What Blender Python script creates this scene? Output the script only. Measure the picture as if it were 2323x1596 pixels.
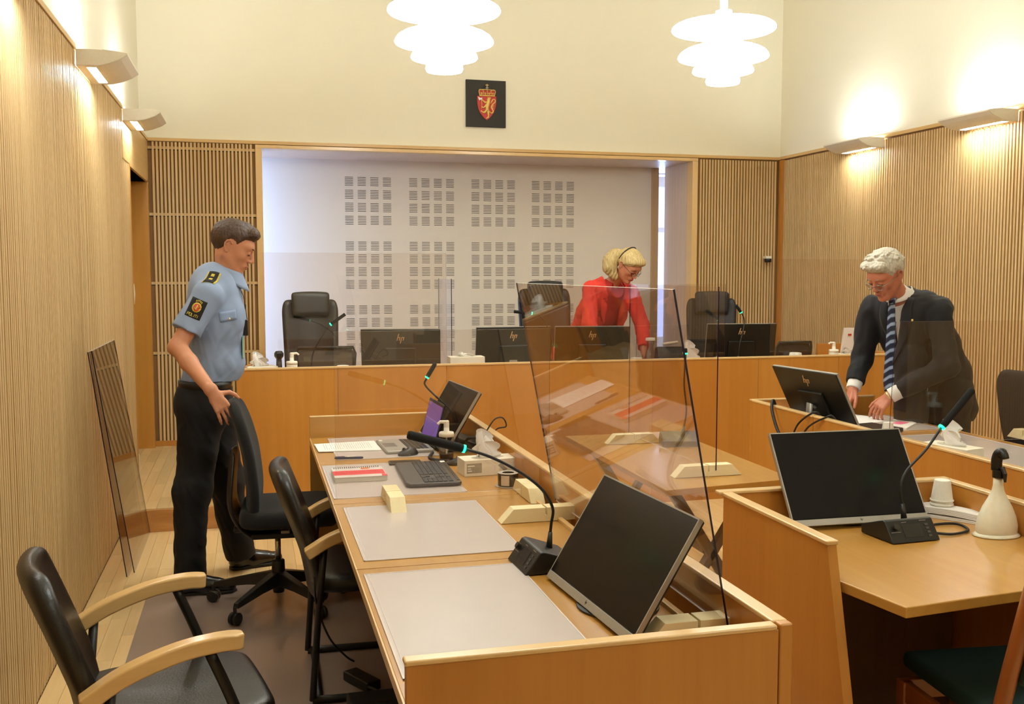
import bpy, bmesh, math, random
import numpy as np
from mathutils import Vector, Matrix, Euler
random.seed(7); rng = np.random.default_rng(7)
for o in list(bpy.data.objects): bpy.data.objects.remove(o)
S = bpy.context.scene; C = S.collection
R = math.radians; PI = math.pi

# ---------------------------------------------------------------- camera
cd = bpy.data.cameras.new('camera'); cam = bpy.data.objects.new('camera', cd); C.objects.link(cam)
S.camera = cam
cd.sensor_width = 36.0; cd.lens = 2273.6/2323*36.0; cd.clip_start = 0.05
yaw, pit = 0.25416, 0.07989
cam.location = (0, 0, 1.6); cam.rotation_euler = (PI/2-pit, 0, -yaw)
# ---------------------------------------------------------------- view
S.view_settings.view_transform = 'Standard'; S.view_settings.look = 'None'
S.view_settings.gamma = 1; S.view_settings.use_curve_mapping = False
S.view_settings.exposure = 0.12
try: S.cycles.transparent_max_bounces = 32
except Exception: pass
# ---------------------------------------------------------------- sky (blue-ish daylight beyond the recess windows)
w = bpy.data.worlds.new('world'); S.world = w; w.use_nodes = True
bg = w.node_tree.nodes['Background']; bg.inputs[0].default_value = (0.42, 0.55, 1.0, 1); bg.inputs[1].default_value = 3.0
def area(name, loc, rot, sx, sy, power, col):
    l = bpy.data.lights.new(name, 'AREA'); l.shape = 'RECTANGLE'; l.size = sx; l.size_y = sy; l.energy = power; l.color = col
    o = bpy.data.objects.new(name, l); o.location = loc; o.rotation_euler = rot; C.objects.link(o); return o
# daylight entering through the two windows of the recess
area('daylight_left', (-0.30, 9.22, 1.55), (0, R(-90), 0), 2.2, 0.42, 27, (0.34, 0.53, 1.0))
area('daylight_right', (4.55, 9.93, 1.5), (R(-90), 0, 0), 0.9, 2.3, 45, (0.42, 0.60, 1.0))
PEND_E = 20.5; SCON_UP = 120.0; SCON_DN = 110.0
WARM = (0.98, 1.03, 1.0)

# ---------------------------------------------------------------- colour and material helpers
def lin(h):
    h = h.lstrip('#'); c = [int(h[i:i+2], 16)/255 for i in (0, 2, 4)]
    return tuple(x/12.92 if x <= .04045 else ((x+.055)/1.055)**2.4 for x in c)
MATS = {}
def mat(name, col='#808080', rough=.5, metal=0., spec=.5, emit=None, es=1., coat=0., bump=None, sheen=0., trans=0., sss=0.):
    if name in MATS: return MATS[name]
    m = bpy.data.materials.new(name); m.use_nodes = True; nt = m.node_tree; b = nt.nodes['Principled BSDF']
    c = lin(col) if isinstance(col, str) else col
    b.inputs['Base Color'].default_value = (*c, 1); b.inputs['Roughness'].default_value = rough
    b.inputs['Metallic'].default_value = metal; b.inputs['Specular IOR Level'].default_value = spec
    b.inputs['Coat Weight'].default_value = coat; b.inputs['Coat Roughness'].default_value = .15
    if sheen: b.inputs['Sheen Weight'].default_value = sheen
    if trans: b.inputs['Transmission Weight'].default_value = trans
    if sss:
        b.inputs['Subsurface Weight'].default_value = sss; b.inputs['Subsurface Radius'].default_value = (.02, .008, .004)
        b.inputs['Subsurface Scale'].default_value = .5
    if emit:
        e = lin(emit) if isinstance(emit, str) else emit
        b.inputs['Emission Color'].default_value = (*e, 1); b.inputs['Emission Strength'].default_value = es
    # fine procedural relief / tone variation on every material
    tc = nt.nodes.new('ShaderNodeTexCoord'); n = nt.nodes.new('ShaderNodeTexNoise')
    sc, st, var = bump or (60, .04, .06)
    n.inputs['Scale'].default_value = sc; n.inputs['Detail'].default_value = 4
    nt.links.new(tc.outputs['Object'], n.inputs['Vector'])
    mx = nt.nodes.new('ShaderNodeMix'); mx.data_type = 'RGBA'
    mx.inputs['A'].default_value = (*[x*(1-var) for x in c], 1); mx.inputs['B'].default_value = (*[min(1, x*(1+var)) for x in c], 1)
    nt.links.new(n.outputs['Fac'], mx.inputs['Factor']); nt.links.new(mx.outputs['Result'], b.inputs['Base Color'])
    if st:
        bp = nt.nodes.new('ShaderNodeBump'); bp.inputs['Strength'].default_value = st; bp.inputs['Distance'].default_value = .01
        nt.links.new(n.outputs['Fac'], bp.inputs['Height']); nt.links.new(bp.outputs['Normal'], b.inputs['Normal'])
    MATS[name] = m; return m
def wood(name, c1, c2, axis='z', grain=60, rough=.38, coat=.25, broad=.35, rnd=.0, stretch=.03, bump=.03):
    """veneer: fine streaks stretched along axis plus a slow tone drift"""
    if name in MATS: return MATS[name]
    m = bpy.data.materials.new(name); m.use_nodes = True; nt = m.node_tree; b = nt.nodes['Principled BSDF']
    N = nt.nodes.new; L = nt.links.new
    tc = N('ShaderNodeTexCoord'); mp = N('ShaderNodeMapping')
    s = [1, 1, 1]; s['xyz'.index(axis)] = stretch; mp.inputs['Scale'].default_value = s
    L(tc.outputs['Object'], mp.inputs['Vector'])
    oi = N('ShaderNodeObjectInfo'); ad = N('ShaderNodeVectorMath'); ad.operation = 'ADD'
    cb = N('ShaderNodeCombineXYZ'); ml = N('ShaderNodeMath'); ml.operation = 'MULTIPLY'; ml.inputs[1].default_value = 37.
    L(oi.outputs['Random'], ml.inputs[0])
    for k in range(3): L(ml.outputs[0], cb.inputs[k])
    L(mp.outputs[0], ad.inputs[0]); L(cb.outputs[0], ad.inputs[1])
    n1 = N('ShaderNodeTexNoise'); n1.inputs['Scale'].default_value = grain; n1.inputs['Detail'].default_value = 6; n1.inputs['Roughness'].default_value = .65
    n2 = N('ShaderNodeTexNoise'); n2.inputs['Scale'].default_value = 3.2; n2.inputs['Detail'].default_value = 2
    L(ad.outputs[0], n1.inputs['Vector']); L(ad.outputs[0], n2.inputs['Vector'])
    rp = N('ShaderNodeValToRGB'); rp.color_ramp.elements[0].position = .3; rp.color_ramp.elements[1].position = .72
    a, d = lin(c1), lin(c2)
    rp.color_ramp.elements[0].color = (*a, 1); rp.color_ramp.elements[1].color = (*d, 1)
    m1 = N('ShaderNodeMix'); m1.data_type = 'FLOAT'; m1.inputs['Factor'].default_value = broad
    L(n1.outputs['Fac'], m1.inputs['A']); L(n2.outputs['Fac'], m1.inputs['B']); L(m1.outputs['Result'], rp.inputs['Fac'])
    hs = N('ShaderNodeHueSaturation')
    mr = N('ShaderNodeMapRange'); mr.inputs['To Min'].default_value = 1-rnd; mr.inputs['To Max'].default_value = 1+rnd
    L(oi.outputs['Random'], mr.inputs['Value']); L(mr.outputs[0], hs.inputs['Value']); L(rp.outputs['Color'], hs.inputs['Color'])
    L(hs.outputs[0], b.inputs['Base Color'])
    bp = N('ShaderNodeBump'); bp.inputs['Strength'].default_value = bump; bp.inputs['Distance'].default_value = .004
    L(n1.outputs['Fac'], bp.inputs['Height']); L(bp.outputs[0], b.inputs['Normal'])
    b.inputs['Roughness'].default_value = rough; b.inputs['Coat Weight'].default_value = coat; b.inputs['Coat Roughness'].default_value = .2
    MATS[name] = m; return m
def emis(name, col, s):
    if name in MATS: return MATS[name]
    m = bpy.data.materials.new(name); m.use_nodes = True; nt = m.node_tree; nt.nodes.clear()
    e = nt.nodes.new('ShaderNodeEmission'); o = nt.nodes.new('ShaderNodeOutputMaterial')
    e.inputs[0].default_value = (*(lin(col) if isinstance(col, str) else col), 1); e.inputs[1].default_value = s
    nt.links.new(e.outputs[0], o.inputs[0]); MATS[name] = m; return m
def clear(name, tint, ior=1.49, rough=.0, refl=1.):
    """thin clear sheet: see-through plus Schlick reflection, the same from both sides"""
    if name in MATS: return MATS[name]
    m = bpy.data.materials.new(name); m.use_nodes = True; nt = m.node_tree; nt.nodes.clear()
    N = nt.nodes.new; L = nt.links.new
    t = N('ShaderNodeBsdfTransparent'); t.inputs[0].default_value = (*lin(tint), 1)
    g = N('ShaderNodeBsdfGlossy'); g.inputs['Roughness'].default_value = rough
    f = N('ShaderNodeLayerWeight'); f.inputs[0].default_value = .5
    f0 = ((ior-1)/(ior+1))**2*refl
    pw = N('ShaderNodeMath'); pw.operation = 'POWER'; pw.inputs[1].default_value = 5
    mm = N('ShaderNodeMath'); mm.operation = 'MULTIPLY_ADD'; mm.inputs[1].default_value = 1-f0; mm.inputs[2].default_value = f0
    x = N('ShaderNodeMixShader'); o = N('ShaderNodeOutputMaterial')
    L(f.outputs['Facing'], pw.inputs[0]); L(pw.outputs[0], mm.inputs[0]); L(mm.outputs[0], x.inputs[0]); L(t.outputs[0], x.inputs[1]); L(g.outputs[0], x.inputs[2]); L(x.outputs[0], o.inputs[0])
    MATS[name] = m; return m

# ---------------------------------------------------------------- object helpers
ORG = {}
def tag(o, label=None, cat=None, group=None, kind=None):
    if label: o['label'] = label
    if cat: o['category'] = cat
    if group: o['group'] = group
    if kind: o['kind'] = kind
    return o
def thing(name, label, cat, loc=(0, 0, 0), rz=0, group=None, local=False):
    """Empty at the base of a thing. local=False: children are given in world metres (rz must be 0)."""
    o = bpy.data.objects.new(name, None); C.objects.link(o); o.empty_display_size = .1
    o.location = loc; o.rotation_euler = (0, 0, rz); tag(o, label, cat, group)
    ORG[o.name] = Vector((0, 0, 0)) if local else Vector(loc)
    return o
class MB:
    def __init__(s): s.v = []; s.f = []; s.m = []
    def add(s, vs, fs, mi=0):
        b = len(s.v); s.v += [tuple(v) for v in vs]; s.f += [tuple(i+b for i in f) for f in fs]; s.m += [mi]*len(fs); return s
    def box(s, lo, hi, mi=0):
        x0, y0, z0 = lo; x1, y1, z1 = hi
        return s.add([(x0,y0,z0),(x1,y0,z0),(x1,y1,z0),(x0,y1,z0),(x0,y0,z1),(x1,y0,z1),(x1,y1,z1),(x0,y1,z1)],
            [(0,3,2,1),(4,5,6,7),(0,1,5,4),(1,2,6,5),(2,3,7,6),(3,0,4,7)], mi)
    def obox(s, c, size, M=None, mi=0):
        M = M or Matrix.Identity(3); h = [d/2 for d in size]; c = Vector(c)
        vs = [c+M@Vector((sx*h[0], sy*h[1], sz*h[2])) for sz in (-1,1) for sx, sy in ((-1,-1),(1,-1),(1,1),(-1,1))]
        return s.add(vs, [(0,3,2,1),(4,5,6,7),(0,1,5,4),(1,2,6,5),(2,3,7,6),(3,0,4,7)], mi)
    def prism(s, pts, d, mi=0):
        """pts: 3D planar polygon, d: extrusion vector"""
        n = len(pts); d = Vector(d); a = [Vector(p) for p in pts]
        nrm = sum(((a[i]-a[0]).cross(a[(i+1) % n]-a[0]) for i in range(1, n)), Vector())
        if nrm.dot(d) > 0: a = a[::-1]
        vs = a+[p+d for p in a]
        return s.add(vs, [tuple(range(n)), tuple(range(2*n-1, n-1, -1))]+[(i, i+n, (i+1) % n+n, (i+1) % n) for i in range(n)], mi)
    def tube(s, pts, r, seg=8, mi=0, cap=True, flat=None):
        """swept round tube; r number or list; flat=(a,b,axis) elliptical scale"""
        P = [Vector(p) for p in pts]; n = len(P)
        rr = list(r) if isinstance(r, (list, tuple)) else [r]*n
        up = None; rings = []
        for i in range(n):
            t = (P[min(i+1, n-1)]-P[max(i-1, 0)]).normalized()
            if up is None:
                up = Vector((0, 0, 1)) if abs(t.z) < .9 else Vector((0, 1, 0))
                if flat: up = Vector(flat[2])
            u = (up-t*up.dot(t)).normalized(); v = t.cross(u); up = u
            fa, fb = (flat[0], flat[1]) if flat else (1, 1)
            rings.append([P[i]+u*math.cos(2*PI*k/seg)*rr[i]*fa+v*math.sin(2*PI*k/seg)*rr[i]*fb for k in range(seg)])
        vs = [p for q in rings for p in q]; fs = []
        for i in range(n-1):
            for k in range(seg):
                a = i*seg+k; b = i*seg+(k+1) % seg; fs.append((a, b, b+seg, a+seg))
        if cap: fs += [tuple(range(seg-1, -1, -1)), tuple(range((n-1)*seg, n*seg))]
        return s.add(vs, fs, mi)
    def lathe(s, prof, c=(0, 0, 0), seg=24, mi=0, M=None, cap=True):
        c = Vector(c); M = M or Matrix.Identity(3)
        vs = [c+M@Vector((r*math.cos(2*PI*k/seg), r*math.sin(2*PI*k/seg), z)) for r, z in prof for k in range(seg)]; fs = []
        for i in range(len(prof)-1):
            for k in range(seg):
                a = i*seg+k; b = i*seg+(k+1) % seg; fs.append((a, b, b+seg, a+seg))
        if cap and prof[0][0] > 1e-5: fs.append(tuple(range(seg-1, -1, -1)))
        if cap and prof[-1][0] > 1e-5: fs.append(tuple(range((len(prof)-1)*seg, len(prof)*seg)))
        return s.add(vs, fs, mi)
    def grid(s, f, nu, nv, mi=0, th=None):
        vs = [Vector(f(i/(nu-1), j/(nv-1))) for j in range(nv) for i in range(nu)]
        fs = [(j*nu+i, j*nu+i+1, (j+1)*nu+i+1, (j+1)*nu+i) for j in range(nv-1) for i in range(nu-1)]
        return s.add(vs, fs, mi)
    def build(s, name, mats, parent=None, bevel=0, seg=2, smooth=False, sub=0, solid=0, world=True, kind=None, label=None):
        me = bpy.data.meshes.new(name); off = ORG.get(parent.name, Vector()) if (parent and world) else Vector()
        me.from_pydata([(v[0]-off.x, v[1]-off.y, v[2]-off.z) for v in s.v], [], s.f)
        ms = mats if isinstance(mats, (list, tuple)) else [mats]
        for m in ms: me.materials.append(m)
        if len(ms) > 1: me.polygons.foreach_set('material_index', s.m)
        if smooth: me.polygons.foreach_set('use_smooth', [True]*len(me.polygons))
        me.update(); o = bpy.data.objects.new(name, me); C.objects.link(o)
        if parent: o.parent = parent; ORG[o.name] = off
        if solid:
            q = o.modifiers.new('solid', 'SOLIDIFY'); q.thickness = solid; q.offset = 0
        if bevel:
            q = o.modifiers.new('bevel', 'BEVEL'); q.width = bevel; q.segments = seg; q.limit_method = 'ANGLE'; q.angle_limit = R(35)
            me.polygons.foreach_set('use_smooth', [True]*len(me.polygons)); q.harden_normals = True
        if sub:
            q = o.modifiers.new('sub', 'SUBSURF'); q.levels = sub; q.render_levels = sub
        if kind: o['kind'] = kind
        if label: o['label'] = label
        return o
def bx(lo, hi): return MB().box(lo, hi)
def copy_tree(o, parent=None):
    c = o.copy(); C.objects.link(c); c.parent = parent
    for ch in list(o.children): copy_tree(ch, c)
    return c
def rot(z=0, x=0, y=0): return (Matrix.Rotation(z, 3, 'Z') @ Matrix.Rotation(x, 3, 'X') @ Matrix.Rotation(y, 3, 'Y'))
def bez(p, n=12):
    """Catmull-Rom through points"""
    p = [Vector(q) for q in p]; q = [p[0]*2-p[1]]+p+[p[-1]*2-p[-2]]; out = []
    for i in range(1, len(q)-2):
        for k in range(n):
            t = k/n; out.append(.5*((2*q[i])+(q[i+1]-q[i-1])*t+(2*q[i-1]-5*q[i]+4*q[i+1]-q[i+2])*t*t+(3*q[i]-q[i-1]-3*q[i+1]+q[i+2])*t**3))
    return out+[p[-1]]

# ---------------------------------------------------------------- materials
CREAM = mat('cream_plaster', '#F6F0DC', .9, bump=(180, .05, .015))
SLAT = wood('pine_slat', '#C39A60', '#E8CA96', 'z', 90, .55, .05, .25, .0, .004)
SLATBACK = wood('slat_backing', '#7A562C', '#8E6838', 'z', 40, .7, 0, .3)
TRIMW = wood('trim_birch', '#CFA564', '#DDB87C', 'x', 50, .4, .2)
TRIMY = wood('trim_birch_long', '#CFA564', '#DDB87C', 'y', 50, .4, .2)
PANELZ = wood('birch_veneer_upright', '#B7752C', '#CD903F', 'z', 26, .33, .3, .6, .04, .05)
TOPX = wood('birch_top', '#B27E34', '#C39348', 'y', 30, .30, .25, .5, .02, .06)
EDGEW = mat('birch_edge', '#E2BC80', .3, coat=.4, bump=(30, .01, .05))
OAKR = wood('oak_riser', '#A0662F', '#CB9452', 'x', 16, .4, .2, .3, 0, .12)
FLOORM = wood('parquet', '#D2AC70', '#EACD98', 'y', 30, .3, .35, .5, .11, .05)
GREYDOOR = mat('grey_door_paint', '#7C765F', .45)
WHITEPANEL = mat('white_acoustic_panel', '#E8DFD2', .75, bump=(200, .02, .01))
PINKWOOD = wood('recess_lining', '#C7AE98', '#DCC6B2', 'z', 40, .45, .1)
DARKSLOT = mat('slot_and_shadow_black', '#3A332E', .9)
BLACKP = mat('black_plastic', '#15140F', .42, bump=(300, .02, .1))
BLACKG = mat('black_gloss_screen', '#0B090A', .25, bump=(10, 0, .1), spec=.22)
LEATHER = mat('black_leather', '#100E0B', .34, bump=(160, .10, .2), spec=.6)
FABRIC = mat('black_fabric', '#0C0B0B', .9, bump=(500, .25, .3), sheen=.1)
MESHF = mat('grey_mesh_fabric', '#57524A', .85, bump=(600, .3, .25))
BROWNL = mat('dark_brown_fabric', '#2A1E17', .8, bump=(300, .2, .2))
SILVER = mat('silver_plastic', '#A8A398', .4, metal=.35)
CHROME = mat('chrome', '#C8C4BA', .2, metal=1)
WHITEP = mat('white_plastic', '#EDE6D2', .4, bump=(80, .01, .02))
PAPER = mat('white_paper', '#F1EDE6', .8, bump=(150, .02, .02))
PINE = wood('pine_block', '#E6D39C', '#F3E6BC', 'y', 30, .6, 0, .4)
PINEX = wood('pine_block_cross', '#E6D39C', '#F3E6BC', 'x', 30, .6, 0, .4)
ARMW = wood('bent_birch_arm', '#D3A663', '#E6C184', 'x', 30, .25, .5)
MATP = mat('grey_desk_mat', '#C8BCB6', .28, coat=.4, bump=(8, .03, .04))
ACRYL = clear('clear_acrylic', '#FDFAF8', 1.5, .0, 1.3)
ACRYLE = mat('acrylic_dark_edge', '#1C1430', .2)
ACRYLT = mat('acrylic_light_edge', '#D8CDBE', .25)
GREEN = mat('green_led', '#20E0A0', .4, emit='#10FFA0', es=5.)
GOLD = mat('gold_paint', '#E6C46E', .4, metal=.3)
REDC = mat('red_enamel', '#C2301F', .4)
WHITEC = mat('white_enamel', '#EDEDF0', .4)
GLASSM = clear('clear_glass', '#F4F4F6', 1.45)
CABLE = mat('black_cable', '#171310', .5)
METALG = mat('grey_table_metal', '#7D736B', .4, metal=.5)
SCONCE = mat('sconce_paint', '#E8E0CE', .5)
# ================================================================ SETTING
XL, XR, YB, ZC, YF = -0.80, 4.94, 8.80, 4.6, -3.6
HP = .14; ZT = 2.69                                     # platform height, top of the slatted wainscot
def struct(name, mb, m, **k):
    o = mb.build(name, m, **k); o['kind'] = 'structure'; return o
floor = struct('floor', bx((XL-.4, YF, -.12), (XR+.3, 6.45, -.016)), SLATBACK)
# parquet boards: individual pieces where the photo shows them, the rest joined
def boards(x0, x1, y0, y1, ztop, parent, vis, w=.072, L=.52):
    stuff = MB(); n = 0; i = 0; proto = None
    x = x0
    while x < x1-1e-3:
        y = y0-rng.uniform(0, L); 
        while y < y1-1e-3:
            a, b = max(y, y0), min(y+L, y1); xe = min(x+w, x1)
            if b-a > .02:
                lo, hi = (x+.0006, a+.0006, ztop-.014), (xe-.0006, b-.0006, ztop)
                if vis((x+xe)/2, (a+b)/2) and n < 290:
                    mm = MB().box(lo, hi); c = [(lo[k]+hi[k])/2 for k in range(3)]
                    if abs(b-a-L) < 1e-4 and abs(xe-x-w) < 1e-4:
                        if proto is None:
                            proto = MB().box(tuple(lo[k]-c[k] for k in range(3)), tuple(hi[k]-c[k] for k in range(3))).build('floor_board', FLOORM, parent, world=False); proto.location = c
                        else:
                            q = proto.copy(); q.location = c; C.objects.link(q)
                    else: mm.build('floor_board', FLOORM, parent, world=False)
                    n += 1
                else: stuff.box(lo, hi)
            y += L
        x += w
    if stuff.f: stuff.build('floor_boards', FLOORM, parent, world=False, kind='stuff')
boards(XL, XR, YF, 6.45, 0, floor, lambda x, y: (x < .55 and 3.3 < y) or (1.5 < x < 2.9 and 4.6 < y))
plat = struct('trim_1', MB().prism([(XL-.4, 6.22, -.0), (-.62, 6.45, 0), (XR, 6.45, 0), (XR, 9.6, 0), (XL-.4, 9.6, 0)], (0, 0, HP-.018)), SLATBACK)
struct('trim_2', MB().prism([(XL-.4, 6.20, 0), (-.62, 6.43, 0), (XR, 6.43, 0), (XR, 6.452, 0), (-.62, 6.452, 0), (XL-.4, 6.222, 0)], (0, 0, HP)), OAKR, bevel=.004)

boards(XL-.3, XR, 6.46, 8.80, HP, plat, lambda x, y: x < .3)

def slatwall(parent, along, a0, a1, fixed, zsegs, side, pitch=.030, wd=.0165, dp=.014):
    """vertical battens; along 'x' or 'y'; side = direction the battens stick out"""
    s = MB(); n = int((a1-a0)/pitch); off = (a1-a0-n*pitch)/2
    for i in range(n):
        a = a0+off+i*pitch+(pitch-wd)/2
        d = dp+rng.uniform(-.001, .001)
        for z0, z1 in zsegs:
            f0, f1 = sorted((fixed, fixed+side*d))
            if along == 'x': s.box((a, f0, z0), (a+wd, f1, z1))
            else: s.box((f0, a, z0), (f1, a+wd, z1))
    return s.build('slats', SLAT, parent, kind='stuff')
SEG = [(.16, .90), (.915, 1.49), (1.505, 2.055), (2.07, 2.60), (2.612, 2.665)]
# ---- left wall
wl = struct('wall_left', MB().box((XL-.2, YF, 0), (XL-.016, 7.48, ZT)).box((XL-.2, 7.48, 2.33), (XL-.016, YB, ZT))
            .box((XL-.2, 8.785, 0), (XL-.016, YB+.05, ZT)), SLATBACK)
slatwall(wl, 'y', .6, 7.10, XL-.016, [(.002, 2.665)], 1)
slatwall(wl, 'y', 7.10, 7.47, XL-.016, [(.14, 2.42)], 1)
MB().box((XL-.016, 7.10, 2.345), (XL+.001, 8.795, 2.665)).build('upper_panel', TRIMY, wl, bevel=.002)
MB().box((XL-.2, YF, ZT), (XL-.06, YB+.1, ZC)).build('upper_wall', CREAM, wl)
struct('trim_3', bx((XL-.07, YF, 2.668), (XL+.006, YB, ZT+.006)), TRIMY, bevel=.003)
# door recess in the left wall
d1 = struct('door_1', bx((-1.14, 7.55, HP), (-1.10, 8.60, 2.26)), GREYDOOR)
MB().box((-1.16, 8.60, HP), (-.985, 8.72, 2.33)).box((-1.16, 8.72, HP), (-.93, 8.795, 2.345)).box((-1.16, 7.42, 2.26), (-.985, 8.72, 2.33)).build('door_frame', GREYDOOR, d1, bevel=.003)
MB().box((-.93, 8.72, HP), (XL+.002, 8.80, 2.345)).build('door_lining', PANELZ, d1, bevel=.002)
MB().box((-1.16, 7.47, 2.33), (XL+.002, 8.79, 2.35)).build('door_header', TRIMY, d1, bevel=.002)
MB().box((-1.16, 7.465, HP), (XL+.002, 7.50, 2.345)).build('near_lining', PANELZ, d1, bevel=.002)
MB().tube([(-1.10, 8.45, 1.12), (-1.03, 8.45, 1.12), (-1.03, 8.34, 1.12)], .011, 8).build('door_handle', CHROME, d1, smooth=True)
# ---- right wall
wr = struct('wall_right', bx((XR+.016, YF, 0), (XR+.2, YB+.05, ZT)), SLATBACK)
slatwall(wr, 'y', .6, YB-.1, XR+.016, [(.002, 2.655)], -1)
MB().box((XR+.001, YB-.1, .02), (XR+.016, YB, 2.665)).build('corner_panel', PANELZ, wr, bevel=.002)
MB().box((XR+.03, YF, ZT), (XR+.2, YB+.1, ZC)).build('upper_wall', CREAM, wr)
struct('trim_4', bx((XR-.006, YF, 2.668), (XR+.05, YB, ZT+.006)), TRIMY, bevel=.003)
# ---- back wall with the recess opening
OX0, OX1, OZ = .11, 4.04, 2.605
wb = struct('wall_back', MB().box((XL-.016, YB+.016, HP), (OX0-.05, YB+.15, ZT)).box((OX1+.05, YB+.016, HP), (XR+.02, YB+.15, ZT)), SLATBACK)
slatwall(wb, 'x', XL+.012, OX0-.06, YB+.016, [(.16, 2.665)], -1)
for zr in (.911, 1.494, 2.062, 2.606):
    MB().box((XL, YB+.011, zr), (OX0-.055, YB+.016, zr+.022)).build('rail', SLAT, wb)
    MB().box((XL, YB+.012, zr-.009), (OX0-.055, YB+.0165, zr)).build('rail_shadow', DARKSLOT, wb)  # dark strip painted in as the shadow below each rail
slatwall(wb, 'x', OX1+.07, XR-.012, YB+.016, [(.16, 2.655)], -1)
MB().box((XL-.06, YB+.03, ZT), (XR+.05, YB+.15, ZC)).build('upper_wall', CREAM, wb)
MB().box((XL, YB-.004, HP), (OX0-.05, YB+.012, HP+.045)).build('bottom_rail', PANELZ, wb, bevel=.002)
struct('trim_5', bx((XL, YB-.004, 2.668), (XR, YB+.04, ZT+.006)), TRIMW, bevel=.003)
struct('trim_6', MB().box((OX0-.055, YB-.006, OZ+.03), (OX1+.055, YB+.09, 2.664)).box((OX0-.055, YB-.006, HP), (OX0, YB+.12, OZ+.03))
       .box((OX1, YB-.006, HP), (OX1+.055, YB+.12, OZ+.03)), EDGEW, bevel=.003)
# recess
rc = struct('trim_7', bx((OX0-.6, YB+.09, OZ+.03), (4.9, 10.1, OZ+.13)), PINKWOOD)
struct('trim_8', bx((OX1, YB+.12, HP), (OX1+.1, 9.45, OZ+.03)), PINKWOOD)
struct('trim_9', MB().box((-.5, YB+.15, HP), (-.42, 10.1, OZ+.03)).box((4.82, YB+.15, HP), (4.9, 10.1, OZ+.03)).box((-.5, 10.1, HP), (3.3, 10.18, OZ+.1)), CREAM)
struct('floor_recess', bx((-.5, YB, 0), (4.9, 10.1, HP)), FLOORM)
ap = struct('wall_recess', bx((-.10, 9.50, HP), (3.915, 9.54, OZ+.03)), WHITEPANEL)
MB().box((3.915, 9.47, HP), (3.985, 9.56, OZ+.03)).build('edge_post', wood('tan_post', '#B08E66', '#C4A47C', 'z', 30, .5, .1), ap, bevel=.003)
# panels 0.6 m with 4 x 4 fields of six slots
px0 = .862
sl = MB()
for c in range(4):
    for r in range(4):
        bx0 = px0+c*.602; bz1 = 2.478-r*.598
        for i in range(4):
            for j in range(4):
                for k in range(6):
                    x = bx0+i*.118; z = bz1-j*.120-k*.0148
                    if z > HP+.1: sl.box((x, 9.4985, z-.0042), (x+.076, 9.503, z))
sl.build('perforations', DARKSLOT, ap, kind='stuff')
# window behind the right end of the recess, with a curtain edge
w1 = struct('window_1', MB().box((3.3, 10.02, HP), (3.36, 10.1, OZ)).box((4.76, 10.02, HP), (4.82, 10.1, OZ)).box((3.3, 10.02, 2.5), (4.82, 10.1, OZ))
            .box((3.3, 10.02, HP), (4.82, 10.1, .9)).box((3.36, 10.03, 2.02), (4.76, 10.09, 2.07)), WHITEC, bevel=.004)
MB().box((3.36, 10.055, .9), (4.76, 10.062, 2.5)).build('pane', GLASSM, w1)
cur = MB().grid(lambda u, v: (3.955+.055*u+.010*math.sin(v*17), 9.72+.02*math.sin(u*14+v*5), HP+.03+v*2.42), 14, 40)
tag(cur.build('curtain', mat('sheer_curtain', '#E4E2F0', .9), None, smooth=True, solid=.003), 'narrow white sheer curtain beside the bright window slit', 'curtain')
# window in the left flank of the recess (its light falls on the white panel)
w2 = struct('window_2', MB().box((-.42, 8.96, .3), (-.36, 9.0, 2.6)).box((-.42, 9.44, .3), (-.36, 9.48, 2.6)).box((-.42, 8.96, 2.56), (-.36, 9.48, 2.6)).box((-.42, 8.96, .3), (-.36, 9.48, .34)), WHITEC)
# ---- rear of the room and ceiling
struct('wall_front', bx((XL-.2, YF-.1, 0), (XR+.2, YF, ZC)), CREAM)
struct('ceiling', bx((XL-.2, YF-.1, ZC), (XR+.2, YB+.15, ZC+.1)), CREAM)

# ================================================================ LAMPS
GLOW = emis('lamp_glow', WARM, PEND_E)
def pendant(x, y, zb, sc, label):
    t = thing('pendant_lamp', label, 'lamp', (x, y, zb), 0, 'tiered pendant lamps over the courtroom', local=True)
    def shade(r, z, h, r0):     # shallow dome, rim radius r at height z, neck r0 at z+h
        pr = [(r, z), (r*.985, z+.012)]
        for k in range(1, 7):
            a = k/6; pr.append((r0+(r*.98-r0)*(1-a**1.6), z+.014+h*math.sin(a*PI/2)))
        inner = [(q[0]-.004 if q[0] > .02 else q[0], q[1]-.006) for q in pr[::-1]]
        return MB().lathe([(p*sc, q*sc) for p, q in pr+inner], seg=40, cap=False)
    for r, z, h, r0 in ((.318, .335, .034, .05), (.278, .165, .062, .06), (.188, .080, .045, .06), (.106, .018, .035, .05)):
        shade(r, z, h, r0).build('lamp_shade', GLOW, t, smooth=True, world=False)
    MB().lathe([(.0, .0), (.10*sc, .005), (.105*sc, .02), (.10*sc, .03), (0, .03)], seg=32).build('bottom_cover', GLOW, t, smooth=True, world=False)
    MB().lathe([(.05*sc, .02), (.055*sc, .2), (.05*sc, .42), (.0, .425)], seg=20).build('lamp_body', GLOW, t, smooth=True, world=False)
    MB().tube([(0, 0, .42*sc), (0, 0, .52*sc)], .022, 12).build('canopy_sleeve', SCONCE, t, world=False)
    MB().tube([(0, 0, .5*sc), (0, 0, ZC-zb)], .013, 10).build('stem', SCONCE, t, world=False)
    return t
pendant(1.075, 5.65, 2.715, 1.0, 'glowing white tiered pendant lamp above the emblem plaque, left of the other lamp')
pendant(2.695, 5.47, 2.69, .945, 'glowing white tiered pendant lamp at right on a short grey stem')
pendant(1.08, 2.45, 2.715, 1.0, 'glowing tiered pendant lamp over the near end of the left desks')
pendant(2.70, -.7, 2.9, 1.0, 'glowing tiered pendant lamp at the rear of the room, right of the camera')

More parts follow.
